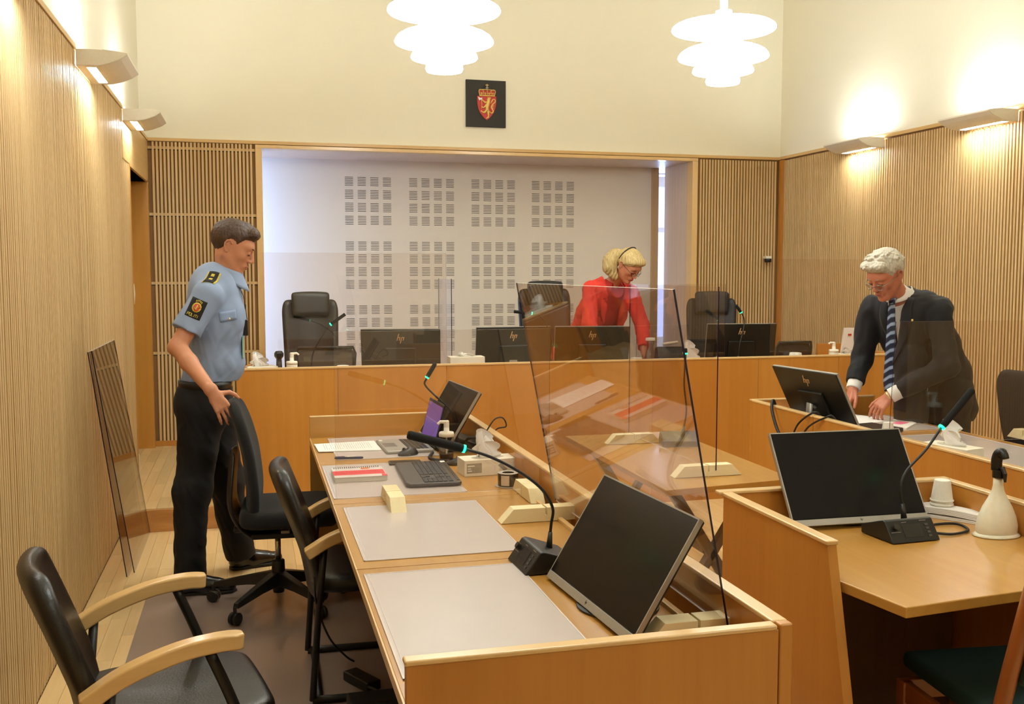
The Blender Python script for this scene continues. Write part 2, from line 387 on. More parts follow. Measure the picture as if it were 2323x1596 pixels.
def sconce(side, y0, label):
    """wing-shaped wall lamp, 0.5 m long, lights up and down; side +1 sticks out to +x"""
    xw = XL+.002 if side > 0 else XR-.002; L = .5
    t = thing('wall_lamp', label, 'lamp', (xw, y0+L/2, 2.6), 0, 'wing shaped wall lamps')
    def P(d, z): return (xw+side*d, 0, z)
    top = [(0, 2.672), (.06, 2.674), (.12, 2.673), (.18, 2.668), (.235, 2.66)]
    bot = [(.235, 2.656), (.20, 2.632), (.15, 2.611), (.11, 2.60), (.085, 2.598), (.042, 2.597), (0, 2.597)]
    b = MB()
    # end cheeks and curved underside; the top stays open above the lamp tube
    def strip(prof, ya, yb):
        b.grid(lambda u, v: (xw+side*np.interp(u, np.linspace(0, 1, len(prof)), [p[0] for p in prof]), ya+(yb-ya)*v, np.interp(u, np.linspace(0, 1, len(prof)), [p[1] for p in prof])), 14, 2)
    strip(bot[:5], y0, y0+L); strip(top[2:], y0, y0+L); strip(bot[5:], y0, y0+L)
    # around the lower slot
    strip(bot[4:6], y0, y0+.04); strip(bot[4:6], y0+L-.04, y0+L)
    b.build('shade', SCONCE, t, solid=.006)
    for yy in (y0, y0+L):
        MB().prism([(xw+side*d, yy-.003, z) for d, z in top+bot], (0, .006, 0)).build('end_cheek', SCONCE, t)
    MB().box(*[tuple(q) for q in zip(*[sorted(p) for p in ((xw+side*.044, xw+side*.083), (y0+.045, y0+L-.045), (2.599, 2.604))])]).build('light_slot', emis('slot_glow', WARM, SCON_DN), t)
    MB().box(*[tuple(q) for q in zip(*[sorted(p) for p in ((xw+side*.03, xw+side*.10), (y0+.13, y0+L-.13), (2.640, 2.650))])]).build('lamp_tube', emis('tube_glow', WARM, SCON_UP), t)
sconce(1, 5.31, 'cream wing shaped wall lamp, nearer of the two in view on left wall')
sconce(1, 7.14, 'cream wing shaped wall lamp near the door on left wall')
sconce(-1, 7.14, 'cream wall lamp on right wall nearest the back corner')
sconce(-1, 5.68, 'cream wall lamp at upper right picture edge, on right wall')
sconce(1, 3.5, 'cream wall lamp on the left wall closest to the camera')
sconce(-1, 3.6, 'cream wall lamp on the right wall closest to the camera')

# ================================================================ EMBLEM
def emblem():
    t = thing('emblem_plaque', 'black square plaque with crowned red shield and golden lion on the cream wall', 'emblem', (2.05, YB+.03, 2.88))
    cx, cz0, cz1 = 2.05, 2.880, 3.290; y = YB+.03
    MB().box((1.869, y-.022, cz0), (2.231, y, cz1)).build('backboard', mat('plaque_black', '#26211C', .6), t, bevel=.002)
    W = .362/975; H = .41/1160     # drawing units of the plaque
    def q(x, yy): return (1.869+(x-285)*W, 0, cz1-(yy-190)*H)
    def poly(pts, d0, d1, m, name, sm=False):
        o = MB().prism([(q(a, b)[0], y-.022-d0, q(a, b)[2]) for a, b in pts], (0, -(d1-d0), 0)).build(name, m, t); return o
    sh = [(553, 588), (1020, 588), (1020, 700), (1012, 800), (990, 900), (955, 990), (900, 1070), (840, 1140), (788, 1180), (735, 1140), (670, 1070), (615, 990), (580, 900), (560, 800), (553, 700)]
    poly(sh, 0, .008, REDC, 'shield')
    def tubes(name, lines, m, d=.011):
        b = MB()
        for pts, r in lines:
            P = [(q(a, c)[0], y-.022-d, q(a, c)[2]) for a, c in pts]
            P = bez(P, 4) if len(P) > 2 else P
            b.tube(P, [rr*W for rr in np.interp(np.linspace(0, 1, len(P)), np.linspace(0, 1, len(r)), r)] if isinstance(r, (list, tuple)) else r*W, 8)
        return b.build(name, m, t, smooth=True)
    tubes('lion', [([(830, 660), (820, 740), (790, 860), (800, 950)], [38, 46, 42, 40]), ([(780, 668), (830, 650), (868, 640)], [10, 34, 22]),
        ([(790, 740), (735, 740), (690, 700), (650, 690)], [26, 20, 14, 12]), ([(780, 790), (730, 860), (690, 872), (655, 845)], [26, 20, 14, 12]),
        ([(780, 930), (730, 985), (680, 985), (640, 950)], [32, 26, 15, 14]), ([(810, 950), (822, 1030), (820, 1085), (780, 1130)], [34, 24, 16, 14]),
        ([(640, 970), (665, 960)], 16), ([(765, 1140), (800, 1120), (835, 1110)], [12, 16, 12]),
        ([(830, 940), (870, 995), (915, 1000), (940, 950), (895, 860), (930, 780), (985, 730), (985, 675), (940, 660), (915, 700), (880, 770)], [12, 13, 13, 14, 18, 16, 14, 13, 12, 16, 5]),
        ([(900, 830), (970, 800)], [14, 3]), ([(900, 855), (965, 840)], [14, 3]), ([(905, 880), (955, 880)], [12, 3]),
        ([(800, 620), (885, 635)], 8), ([(805, 600), (805, 625)], 6), ([(845, 605), (845, 630)], 6), ([(882, 612), (882, 640)], 6)], GOLD)
    tubes('axe_shaft', [([(655, 690), (660, 800), (655, 905)], 7)], GOLD, .014)
    poly([(572, 605), (620, 640), (670, 632), (672, 675), (630, 680), (600, 705), (578, 660)], .008, .016, WHITEC, 'axe_blade')
    poly([(612, 445), (975, 445), (985, 500), (975, 582), (612, 582), (600, 500)], 0, .005, REDC, 'crown_lining')
    tubes('crown', [([(600, 575), (985, 575)], 16), ([(612, 570), (595, 490), (605, 435), (650, 430), (700, 450)], 9), ([(975, 570), (995, 490), (985, 440), (930, 430), (890, 450)], 9),
        ([(700, 440), (700, 560)], 8), ([(795, 420), (795, 560)], 9), ([(890, 440), (890, 560)], 8), ([(605, 435), (795, 425), (985, 440)], 9),
        ([(610, 525), (700, 520), (795, 522), (890, 520), (980, 525)], 6), ([(655, 500), (655, 570)], 12), ([(748, 500), (748, 570)], 12), ([(843, 500), (843, 570)], 12), ([(935, 500), (935, 570)], 12),
        ([(792, 290), (792, 360)], 11), ([(755, 318), (830, 318)], 11)], GOLD, .010)
    MB().lathe([(0, -.013), (.012, -.005), (.014, 0), (.012, .005), (0, .013)], (q(792, 385)[0], y-.034, q(792, 385)[2]), 12).build('orb', SILVER, t, smooth=True)
emblem()
# ================================================================ FURNITURE
def panel_joint(mb): return mb
# ---- left counsel desks: four adjoining units sharing one line
DZ, PZ = .75, .86
units = [(1.875, 2.832), (2.838, 3.662), (3.668, 4.437), (4.443, 5.195)]
labs = ['birch desk unit nearest the camera, with the large tilted monitor', 'birch desk unit in the middle carrying the microphone mat and wood blocks',
        'birch desk unit carrying keyboard, booklet and tissue box', 'birch desk unit at the far end carrying laptop and papers']
for k, (y0, y1) in enumerate(units):
    t = thing('desk', labs[k], 'desk', (.68, (y0+y1)/2, 0), 0, 'left row of desks')
    MB().box((.278, y0, DZ-.026), (1.000, y1, DZ)).build('worktop', TOPX, t, bevel=.002)
    MB().box((1.000, y0, DZ-.026), (1.018, y1, DZ+.012)).build('rear_lip', EDGEW, t, bevel=.003)
    MB().box((.274, y0, DZ-.028), (.2785, y1, DZ-.001)).build('front_edge', EDGEW, t)
    MB().box((1.062, y0, .03), (1.092, y1, PZ-.012)).build('front_panel', PANELZ, t, bevel=.001)
    MB().box((1.058, y0, PZ-.012), (1.096, y1, PZ)).build('cap_strip', EDGEW, t, bevel=.004, seg=3)
    MB().box((1.02, y0, .60), (1.062, y1, .612)).build('cable_tray', PANELZ, t)
    MB().box((.60, y1-.03, .0), (1.06, y1-.005, DZ-.026)).build('side_support', PANELZ, t)
    if k == 0:
        MB().box((.272, y0-.024, 0), (1.062, y0-.001, PZ-.012)).build('end_panel', PANELZ, t, bevel=.001)
        MB().box((.268, y0-.028, PZ-.012), (1.058, y0+.004, PZ)).build('end_cap', EDGEW, t, bevel=.005, seg=3)
        MB().box((1.064, y0-.026, 0), (1.096, y0-.0005, PZ)).build('corner_post', PANELZ, t, bevel=.005)
    if k == 3:
        MB().box((.276, y1+.001, 0), (1.062, y1+.024, PZ-.008)).build('end_panel', wood('end_veneer', '#BE8A42', '#D09C52', 'x', 26, .33, .3, .6), t, bevel=.001)
        MB().box((.276, y1-.001, PZ-.008), (1.062, y1+.026, PZ)).build('end_cap', EDGEW, t, bevel=.003)

# ---- judges' bench on the platform edge
t = thing('judges_bench', 'long raised birch bench front running across the room below the recess', 'bench', (2.2, 6.45, 0))
xs = [-.10, .52, 1.22, 1.92, 2.66, 3.46, 4.10, 4.62]
for a, b in zip(xs[:-1], xs[1:]):
    MB().box((a+.001, 6.39, 0), (b-.001, 6.418, .99)).build('front_panel', PANELZ, t)
MB().box((-.10, 6.386, .99), (4.62, 6.422, 1.003)).build('cap_strip', EDGEW, t, bevel=.003)
MB().box((-.08, 6.42, .862), (4.62, 7.12, .89)).build('worktop', TOPX, t, bevel=.003)
MB().prism([(-.10, 6.42, HP), (-.075, 6.42, HP), (.085, 7.12, HP), (.06, 7.12, HP)], (0, 0, .86)).build('side_panel', PANELZ, t, bevel=.003)
MB().box((4.59, 6.42, HP), (4.62, 7.12, 1.0)).box((4.36, 7.09, .89), (4.62, 7.12, 1.03)).build('side_panel', PANELZ, t, bevel=.003)
for x in (1.0, 2.3, 3.5): MB().box((x, 6.45, HP), (x+.03, 7.08, .862)).build('divider', PANELZ, t)

# ---- right near desk
t = thing('witness_desk', 'birch desk at lower right with side screens and an angled front edge', 'desk', (1.95, 2.7, 0))
MB().prism([(1.515, 3.02, 0), (1.515, 2.19, 0), (1.515, 2.395, PZ-.006), (1.515, 3.02, PZ-.006)], (.030, 0, 0)).build('left_panel', PANELZ, t, bevel=.002)
MB().prism([(1.511, 3.045, PZ-.008), (1.511, 2.390, PZ-.008), (1.549, 2.390, PZ-.008), (1.549, 3.045, PZ-.008)], (0, 0, .013)).build('cap_strip', EDGEW, t, bevel=.004, seg=3)
MB().box((1.535, 3.022, .02), (2.40, 3.05, PZ-.004)).build('back_panel', PANELZ, t, bevel=.001)
MB().box((1.50, 3.018, PZ-.004), (2.40, 3.054, PZ+.008)).build('cap_strip', EDGEW, t, bevel=.004, seg=3)
MB().box((2.395, 1.5, .02), (2.42, 3.03, PZ-.012)).build('right_panel', PANELZ, t, bevel=.001)
MB().box((2.391, 1.5, PZ-.012), (2.424, 3.06, PZ)).build('cap_strip', EDGEW, t, bevel=.003)
MB().prism([(1.547, 3.02, DZ-.03), (1.547, 2.44, DZ-.03), (1.595, 2.155, DZ-.03), (2.392, 2.235, DZ-.03), (2.392, 3.02, DZ-.03)], (0, 0, .03)).build('worktop', TOPX, t, bevel=.004, seg=3)
MB().box((1.60, 2.96, .02), (2.38, 2.985, DZ-.03)).build('modesty_panel', wood('dark_inner', '#5C3D20', '#6E4A28', 'z', 20), t)

# ---- second right desk where the man stands
for k, (y0, y1, lb) in enumerate([(4.585, 5.235, 'birch desk unit with screen panel that the man in the suit leans on'), (3.90, 4.58, 'birch desk unit behind the lower right desk, holding the cup'), (3.0, 3.895, 'birch desk unit at the right picture edge, holding a tissue box'), (2.0, 2.995, 'birch desk unit running out of the picture at right')]):
    t = thing('desk', lb, 'desk', (3.2, (y0+y1)/2, 0), 0, 'right row of desks')
    MB().box((2.80, y0, .03), (2.828, y1, PZ-.012)).build('front_panel', PANELZ, t, bevel=.001)
    MB().box((2.796, y0, PZ-.012), (2.832, y1, PZ)).build('cap_strip', EDGEW, t, bevel=.004, seg=3)
    MB().box((2.83, y0, DZ-.026), (3.66, y1, DZ)).build('worktop', TOPX, t, bevel=.002)
    MB().box((3.66, y0, DZ-.028), (3.668, y1, DZ-.001)).build('front_edge', EDGEW, t)
    MB().box((3.0, y0+.01, 0), (3.55, y0+.03, DZ-.026)).build('side_support', PANELZ, t)
    if k == 0:
        MB().box((2.80, 5.236, .0), (3.61, 5.26, PZ-.008)).build('end_panel', PANELZ, t, bevel=.001)
        MB().box((2.796, 5.232, PZ-.008), (3.612, 5.264, PZ+.002)).build('end_cap', EDGEW, t, bevel=.003)

# ---- small table in the middle with crossed legs
t = thing('witness_table', 'birch table with grey crossed metal legs in the middle of the room', 'table', (1.9, 4.35, 0))
MB().prism([(1.585, 3.66, .705), (2.20, 3.74, .705), (2.22, 5.03, .705), (1.60, 5.03, .705)], (0, 0, .026)).build('tabletop', TOPX, t, bevel=.003)
def flatbar(p, q, w, th):
    p, q = Vector(p), Vector(q); d = (q-p); L = d.length; z = d.normalized(); y = Vector((0, 1, 0)); x = y.cross(z).normalized(); y = z.cross(x)
    M = Matrix((x, y, z)).transposed(); return MB().obox((p+q)/2, (th, w, L), M)
for y in (3.90, 4.90):
    flatbar((1.70, y, .70), (2.02, y, .20), .045, .045).build('leg', METALG, t, bevel=.005)
    flatbar((2.10, y, .70), (1.68, y, .03), .045, .035).build('leg', METALG, t, bevel=.005)
    flatbar((2.02, y, .22), (2.12, y, .015), .045, .045).build('leg', METALG, t, bevel=.005)
    MB().box((1.68, y-.03, .690), (2.12, y+.03, .705)).build('bracket', BLACKP, t)
MB().tube([(1.88, 3.9, .40), (1.88, 4.9, .40)], .018, 10).build('cross_bar', METALG, t)
MB().tube([(1.66, 3.9, .02), (2.14, 3.9, .02)], .018, 8).tube([(1.66, 4.9, .02), (2.14, 4.9, .02)], .018, 8).build('foot_bar', METALG, t)

# ---- desk mats
MATB = mat('mat_border', '#E7DBD8', .15, coat=.5)
def deskmat(x0, x1, y0, y1, label, z=DZ, group='clear grey desk mats on the left desks'):
    t = thing('desk_mat', label, 'desk mat', ((x0+x1)/2, (y0+y1)/2, z), 0, group)
    MB().box((x0, y0, z+.0003), (x1, y1, z+.0022)).build('sheet', MATP, t, bevel=.0006)
    b = MB()
    for lo, hi in (((x0, y0), (x1, y0+.004)), ((x0, y1-.004), (x1, y1)), ((x0, y0), (x0+.004, y1)), ((x1-.004, y0), (x1, y1)), ((x0+.012, y0), (x0+.014, y1))):
        b.box((*lo, z+.002), (*hi, z+.0032))
    b.build('border', MATB, t)
deskmat(.290, .735, 2.02, 2.775, 'pale grey desk mat nearest the camera, beside the big monitor')
deskmat(.305, .792, 2.905, 3.595, 'pale grey desk mat under the near end of the lone wood block')
deskmat(.284, .795, 3.745, 4.405, 'grey pink desk mat under keyboard and red booklet')
deskmat(.360, .83, 4.525, 5.13, 'grey pink desk mat under laptop and paper sheet')
deskmat(2.90, 3.62, 4.62, 5.15, 'dark grey desk mat under the papers of the man', group='desk mats on the right desks')
deskmat(2.95, 3.60, 3.45, 4.48, 'grey pink desk mat behind the tissue box on the right desks', group='desk mats on the right desks')

# ---- transparent floor mat under the chairs
fm = MB().box((-.53, 2.3, .0005), (.95, 5.3, .003)).build('floor_mat', mat('floor_protector', '#8F7C70', .3, coat=.3, bump=(6, .02, .03)), None)
tag(fm, 'grey translucent floor protection mat under the office chairs', 'floor mat')

# ================================================================ SCREENS
LOGO = mat('logo_metal', '#E8C08A', .3, metal=.4, emit='#C89A60', es=.0)
def monitor(x, y, zb, yaw, tilt, label, group, w=.539, h=.325, base_z=DZ, stand=True, logo=True, back=.11):
    t = thing('monitor', label, 'monitor', (x, y, base_z), yaw, group, local=True)
    M = rot(x=-tilt)      # top leans to +y
    def P(px_, pz_, py_=0): return M@Vector((px_, py_, pz_))+Vector((0, 0, zb-base_z))
    MB().obox(P(0, h/2, .009), (w, .014, h), M).build('housing', BLACKP, t, bevel=.004, world=False)
    MB().obox(P(0, h/2+.012, -.0005), (w-.006, .004, h-.026), M).build('screen', BLACKG, t, world=False)
    MB().obox(P(0, .011, -.001), (w, .007, .022), M).build('chin', SILVER, t, bevel=.001, world=False, label='silver strip below the screen')
    fr = MB().obox(P(-w/2+.001, h/2, .003), (.004, .012, h), M).obox(P(w/2-.001, h/2, .003), (.004, .012, h), M).obox(P(0, h-.001, .003), (w, .012, .004), M)
    fr.build('rim', SILVER, t, world=False)
    MB().obox(P(0, h*.38, .022), (.20, .02, .15), M).build('rear_cover', BLACKP, t, bevel=.006, world=False)
    if stand:
        hz = zb-base_z+h*.30
        MB().tube([P(0, h*.33, .03), Vector((0, back, hz)), Vector((0, back+.01, .02))], .018, 10).build('stand_neck', SILVER, t, world=False, smooth=True)
        MB().lathe([(0, 0), (.105, 0), (.105, .006), (.02, .012), (0, .012)], (0, back-.02, 0), 32).build('stand_foot', BLACKP, t, world=False, smooth=False, bevel=.001)
    if logo:
        lb = MB(); s = .0135; c = P(0, h*.80, .0172); yy = M@Vector((0, 1, 0))
        for dx, z0, z1 in ((-1.55, -.9, 2.6), (-.45, -.9, .9), (.45, -2.4, .9), (1.5, -.9, .9)):
            a = c+M@Vector((-(dx+.28*z0)*s, 0, z0*s)); b_ = c+M@Vector((-(dx+.28*z1)*s, 0, z1*s)); ww = M@Vector((.0028, 0, 0))
            lb.prism([a-ww, a+ww, b_+ww, b_-ww], yy*.001)
        for dx in (-1.0, .95):
            a = c+M@Vector((-(dx-.45+.25)*s, 0, .75*s)); b_ = c+M@Vector((-(dx+.45+.25)*s, 0, .75*s)); ww = M@Vector((0, 0, .0022))
            lb.prism([a-ww, a+ww, b_+ww, b_-ww], yy*.001)
        lb.build('logo', LOGO, t, world=False, label='gold lettered maker logo of four slanted strokes')
        fl = MB(); c = P(0, .012, -.0048)
        for dx, z0, z1 in ((-1.55, -.9, 2.6), (-.45, -.9, .9), (.45, -2.4, .9), (1.5, -.9, .9)):
            s = .0024; a = c+M@Vector(((dx+.28*z0)*s, 0, z0*s)); b_ = c+M@Vector(((dx+.28*z1)*s, 0, z1*s)); ww = M@Vector((.0006, 0, 0))
            fl.prism([a-ww, a+ww, b_+ww, b_-ww], yy*-.0003)
        fl.build('front_logo', BLACKP, t, world=False)
    return t
monitor(.798, 2.340, .757, R(-86), R(32), 'large dark monitor tilted back on the nearest left desk', 'monitors in the courtroom')
monitor(.835, 4.80, .762, R(-86), R(31.5), 'grey monitor at the far left desk corner, behind the laptop', 'monitors in the courtroom', w=.54)
monitor(1.955, 2.885, .765, R(-1.5), R(33), 'dark monitor facing the camera on the lower right desk', 'monitors in the courtroom', w=.50, h=.335, back=.15)
monitor(3.03, 4.83, .79, R(97), R(28), 'monitor seen from behind in front of the man in the suit', 'monitors in the courtroom')
BZ = .89
for x, y, yw, tl, lb in ((.985, 6.80, R(168), R(12), 'monitor back on the bench, leftmost of the four there'), (1.758, 6.78, R(182), R(8), 'monitor back on the bench, behind the white tissue box'),
                         (2.352, 6.80, R(170), R(12), 'monitor back on the bench, in front of the woman in red'), (3.515, 6.80, R(174), R(10), 'monitor back on the bench, rightmost of the four there')):
    monitor(x, y, .862, yw, tl, lb, 'monitors on the judges bench', w=.535, h=.325, base_z=BZ, stand=False)
for o in [q for q in bpy.data.objects if q.get('group') == 'monitors on the judges bench']:
    # low stand so the screen rests on the bench top
    for c in o.children: c.location.z += .035; 
    MB().box((-.09, -.06, 0), (.09, .10, .012)).build('stand_foot', BLACKP, o, world=False, bevel=.003)
    MB().box((-.03, .02, .01), (.03, .045, .14)).build('stand_neck', SILVER, o, world=False, bevel=.003)

# ---- laptop
t = thing('laptop', 'open silver laptop with purple screen on the far left desk', 'laptop', (.70, 4.78, DZ+.002), R(-88), local=True)
MB().box((-.165, -.11, 0), (.165, .115, .016)).build('base', SILVER, t, bevel=.006, world=False)
kb = MB()
for i in range(13):
    for j in range(5): kb.box((-.14+i*.0217, .0+j*.0195, .016), (-.1215+i*.0217, .016+j*.0195, .0178))
kb.build('keyboard', BLACKP, t, world=False)
MB().box((-.05, -.10, .016), (.05, -.04, .0168)).build('touchpad', mat('touchpad_grey', '#6E6A64', .3), t, world=False)
MB().box((-.145, -.10, .016), (-.115, -.085, .017)).build('sticker', PAPER, t, world=False)
M = rot(x=R(-14)); hb = Vector((0, .115, .016))
MB().obox(hb+M@Vector((0, .004, .105)), (.33, .007, .21), M).build('lid', BLACKP, t, bevel=.003, world=False)
sc = MB().obox(hb+M@Vector((0, -.0005, .108)), (.30, .001, .175), M)
def screenmat():
    m = bpy.data.materials.new('purple_screen'); m.use_nodes = True; nt = m.node_tree; b = nt.nodes['Principled BSDF']
    tc = nt.nodes.new('ShaderNodeTexCoord'); sp = nt.nodes.new('ShaderNodeSeparateXYZ'); nt.links.new(tc.outputs['Generated'], sp.inputs[0])
    r = nt.nodes.new('ShaderNodeValToRGB'); r.color_ramp.interpolation = 'LINEAR'; e = r.color_ramp.elements
    e[0].color = (*lin('#5A48B4'), 1); e[1].color = (*lin('#6B4C96'), 1); e[0].position = 0
    for p, c in ((.53, '#5F4CAC'), (.545, '#B08CC0'), (.565, '#6A50A0')):
        q = e.new(p); q.color = (*lin(c), 1)
    nt.links.new(sp.outputs['Z'], r.inputs[0]); nt.links.new(r.outputs[0], b.inputs['Emission Color']); b.inputs['Emission Strength'].default_value = .62
    b.inputs['Base Color'].default_value = (.01, .01, .02, 1); b.inputs['Roughness'].default_value = .2; return m
sc.build('screen', screenmat(), t, world=False)

# ================================================================ CONFERENCE MICROPHONES
def micunit(c, yaw, neck, label, z0=DZ, rad=.0045, head=.17, hr=.0115, group='gooseneck conference microphones', w=.18, d=.16):
    """c: front bottom centre (x,y); yaw: direction the control face looks = -y rotated; neck: world points from socket to the ring; last = head end"""
    t = thing('microphone_unit', label, 'microphone', (c[0], c[1], z0))
    Mz = rot(z=yaw); O = Vector((c[0], c[1], z0))
    def L(x, y, z): return O+Mz@Vector((x, y, z))
    prof = [(0, 0.002), (.045, .064), (.055, .066), (.075, .060), (d, .03), (d, .002)]
    MB().prism([L(-w/2, y, z) for y, z in prof], Mz@Vector((w, 0, 0))).build('base', BLACKP, t, bevel=.004)
    fx = Vector((0, .045, .062)).normalized(); nrm = Vector((0, -.062, .045)).normalized()
    def F(x, s, o=0): v = Vector((x, 0, .002))+fx*s+nrm*o; return L(v.x, v.y, v.z)
    def fbox(x0, x1, s0, s1, o): return MB().prism([F(x0, s0, .0), F(x1, s0, .0), F(x1, s1, .0), F(x0, s1, .0)], (F(0, 0, o)-F(0, 0, 0)))
    fbox(-.035, .035, .018, .062, .0012).build('display', mat('display_black', '#1D1A18', .2), t)
    k = MB()
    for i in range(4): k.prism([F(.052, .015+i*.0125), F(.064, .015+i*.0125), F(.064, .022+i*.0125), F(.052, .022+i*.0125)], F(0, 0, .002)-F(0, 0, 0))
    k.build('buttons', mat('button_grey', '#48433E', .4), t)
    MB().tube([F(-.062, .052, 0), F(-.062, .052, .012)], .0095, 16).build('volume_knob', mat('knob_black', '#24201D', .3), t)
    pr = MB()
    for (a, b_, s) in ((-.080, -.045, .037), (-.030, -.012, .068), (.038, .062, .070)): pr.prism([F(a, s), F(b_, s), F(b_, s+.0012), F(a, s+.0012)], F(0, 0, .0008)-F(0, 0, 0))
    pr.build('print', mat('print_grey', '#A59C90', .5), t)
    N = bez(neck[:-1], 6); e = Vector(neck[-1]); r0 = Vector(neck[-2]); dv = (e-r0).normalized()
    b = MB().tube(N, rad, 8).tube([N[0]-Vector((0, 0, .02)), N[0]+(N[1]-N[0]).normalized()*.045], [.0115, .006], 12)
    b.build('gooseneck', BLACKP, t, smooth=True)
    MB().tube([r0, r0+dv*.006], hr*.92, 16).build('light_ring', GREEN, t, label='glowing green ring')
    MB().tube([r0+dv*.006, r0+dv*.02, r0+dv*(head-.006), r0+dv*head], [hr*.85, hr, hr, hr*.8], 16).build('microphone_head', mat('mic_foam', '#0B0A09', .9, bump=(900, .3, .2)), t, smooth=True)
    return t
micunit((.722, 2.735), R(-88), [(.825, 2.75, .80), (.832, 2.75, .865), (.836, 2.75, .917), (.798, 2.75, .978), (.726, 2.75, 1.033), (.648, 2.75, 1.075), (.577, 2.75, 1.10), (.427, 2.75, 1.144)], 'microphone unit at the near left desk, its head pointing left over the mats', hr=.0125)
micunit((.90, 4.70), R(-100), [(.935, 4.66, .80), (.925, 4.62, .888), (.885, 4.6, .962), (.819, 4.6, 1.026), (.775, 4.6, 1.075), (.784, 4.6, 1.106), (.82, 4.6, 1.165)], 'microphone unit beside the laptop, neck bent with its head pointing up', head=.08, hr=.0105)
micunit((2.012, 2.675), R(3), [(2.055, 2.80, .80), (2.045, 2.81, .887), (2.069, 2.82, .945), (2.142, 2.82, 1.015), (2.198, 2.82, 1.086), (2.315, 2.82, 1.21)], 'microphone unit on the lower right desk, head pointing up right', head=.17, hr=.012)
micunit((2.09, 4.71), R(180-14), [(2.077, 4.6, .785), (2.097, 4.6, .909), (2.083, 4.6, 1.043), (2.09, 4.6, 1.19), (2.09, 4.62, 1.30)], 'microphone unit on the middle table behind the clear screen', z0=.731, head=.03, hr=.009)
def benchmic(x, y, pts, label, head=.12):
    t = thing('microphone_unit', label, 'microphone', (x, y, BZ), 0, 'gooseneck microphones on the judges bench')
    MB().prism([(x-.07, y, BZ+.001), (x-.07, y+.14, BZ+.001), (x-.07, y+.14, BZ+.05), (x-.07, y, BZ+.03)], (.14, 0, 0)).build('base', BLACKP, t, bevel=.004)
    N = bez(pts[:-1], 6); r0 = Vector(pts[-2]); dv = (Vector(pts[-1])-r0).normalized()
    MB().tube(N, .0042, 8).tube([N[0]-Vector((0, 0, .02)), N[0]+Vector((0, 0, .06))], [.011, .006], 10).build('gooseneck', BLACKP, t, smooth=True)
    MB().tube([r0, r0+dv*.006], .0105, 12).build('light_ring', GREEN, t, label='glowing green ring')
    MB().tube([r0+dv*.006, r0+dv*head], .011, 14).build('microphone_head', MATS['mic_foam'], t, smooth=True)
benchmic(.37, 6.62, [(.372, 6.70, .93), (.375, 6.7, 1.0), (.392, 6.7, 1.08), (.45, 6.7, 1.18), (.50, 6.7, 1.252), (.57, 6.7, 1.30)], 'bench microphone in front of the black headrest chair at left')
benchmic(2.00, 6.62, [(2.03, 6.70, .93), (2.03, 6.7, 1.10), (1.99, 6.7, 1.23), (1.94, 6.7, 1.295), (1.885, 6.7, 1.312), (1.74, 6.7, 1.327)], 'bench microphone pointing left beside the brown chair', head=.13)
benchmic(3.45, 6.56, [(3.44, 6.66, .93), (3.45, 6.66, 1.06), (3.49, 6.68, 1.18), (3.505, 6.7, 1.25), (3.48, 6.7, 1.30), (3.43, 6.7, 1.365)], 'bench microphone with raised head near the rightmost bench monitor', head=.07)

# ================================================================ CLEAR SCREENS AND THEIR WOOD BLOCKS
def sheet(p0, p1, up, label, group='clear acrylic protective screens', th=.005, nrm=None):
    """p0,p1 bottom corners; up = vector from bottom to top"""
    p0, p1, up = Vector(p0), Vector(p1), Vector(up); t = thing('acrylic_screen', label, 'screen', ((p0+p1)/2), 0, group)
    n = (p1-p0).cross(up).normalized()*th; b = MB()
    a, c = p0-n/2, p1-n/2
    vs = [a, c, c+up, a+up]; vs += [v+n for v in vs]
    b.add(vs, [(0, 1, 2, 3), (7, 6, 5, 4)], 0); b.build('pane', ACRYL, t)
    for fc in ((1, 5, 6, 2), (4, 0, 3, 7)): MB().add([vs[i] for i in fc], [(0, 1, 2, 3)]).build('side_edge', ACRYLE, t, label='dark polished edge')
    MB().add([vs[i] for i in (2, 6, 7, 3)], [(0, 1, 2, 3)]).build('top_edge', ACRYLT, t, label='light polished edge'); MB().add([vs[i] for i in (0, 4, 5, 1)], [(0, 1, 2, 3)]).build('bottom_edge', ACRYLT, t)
    return t
sheet((1.052, 2.06, .776), (1.052, 3.42, .776), (-.147, .0, .785), 'large clear screen standing along the left desks')
sheet((.283, 3.63, .776), (1.09, 3.63, .776), (0, 0, .61), 'clear screen across the left desks between keyboard and middle mat')
sheet((1.90, 3.86, .757), (1.90, 4.88, .757), (0, 0, .78), 'clear screen on the middle table')
sheet((3.03, 4.27, .757), (3.86, 4.20, .757), (.02, 0, .60), 'clear screen in front of the man in the suit')
sheet((1.30, 6.62, .892), (1.30, 7.10, .892), (0, 0, .66), 'narrow clear screen edge on, between the two left bench monitors')
sheet((.05, 6.60, .892), (1.26, 6.60, .892), (0, 0, .83), 'wide clear screen on the bench in front of the left chair')
sheet((2.62, 6.60, .892), (3.30, 6.60, .892), (0, 0, .62), 'clear screen on the bench between the woman and the right chair')
sheet((3.66, 6.60, .892), (4.5, 6.60, .892), (0, 0, .80), 'clear screen on the bench beside the right wall')
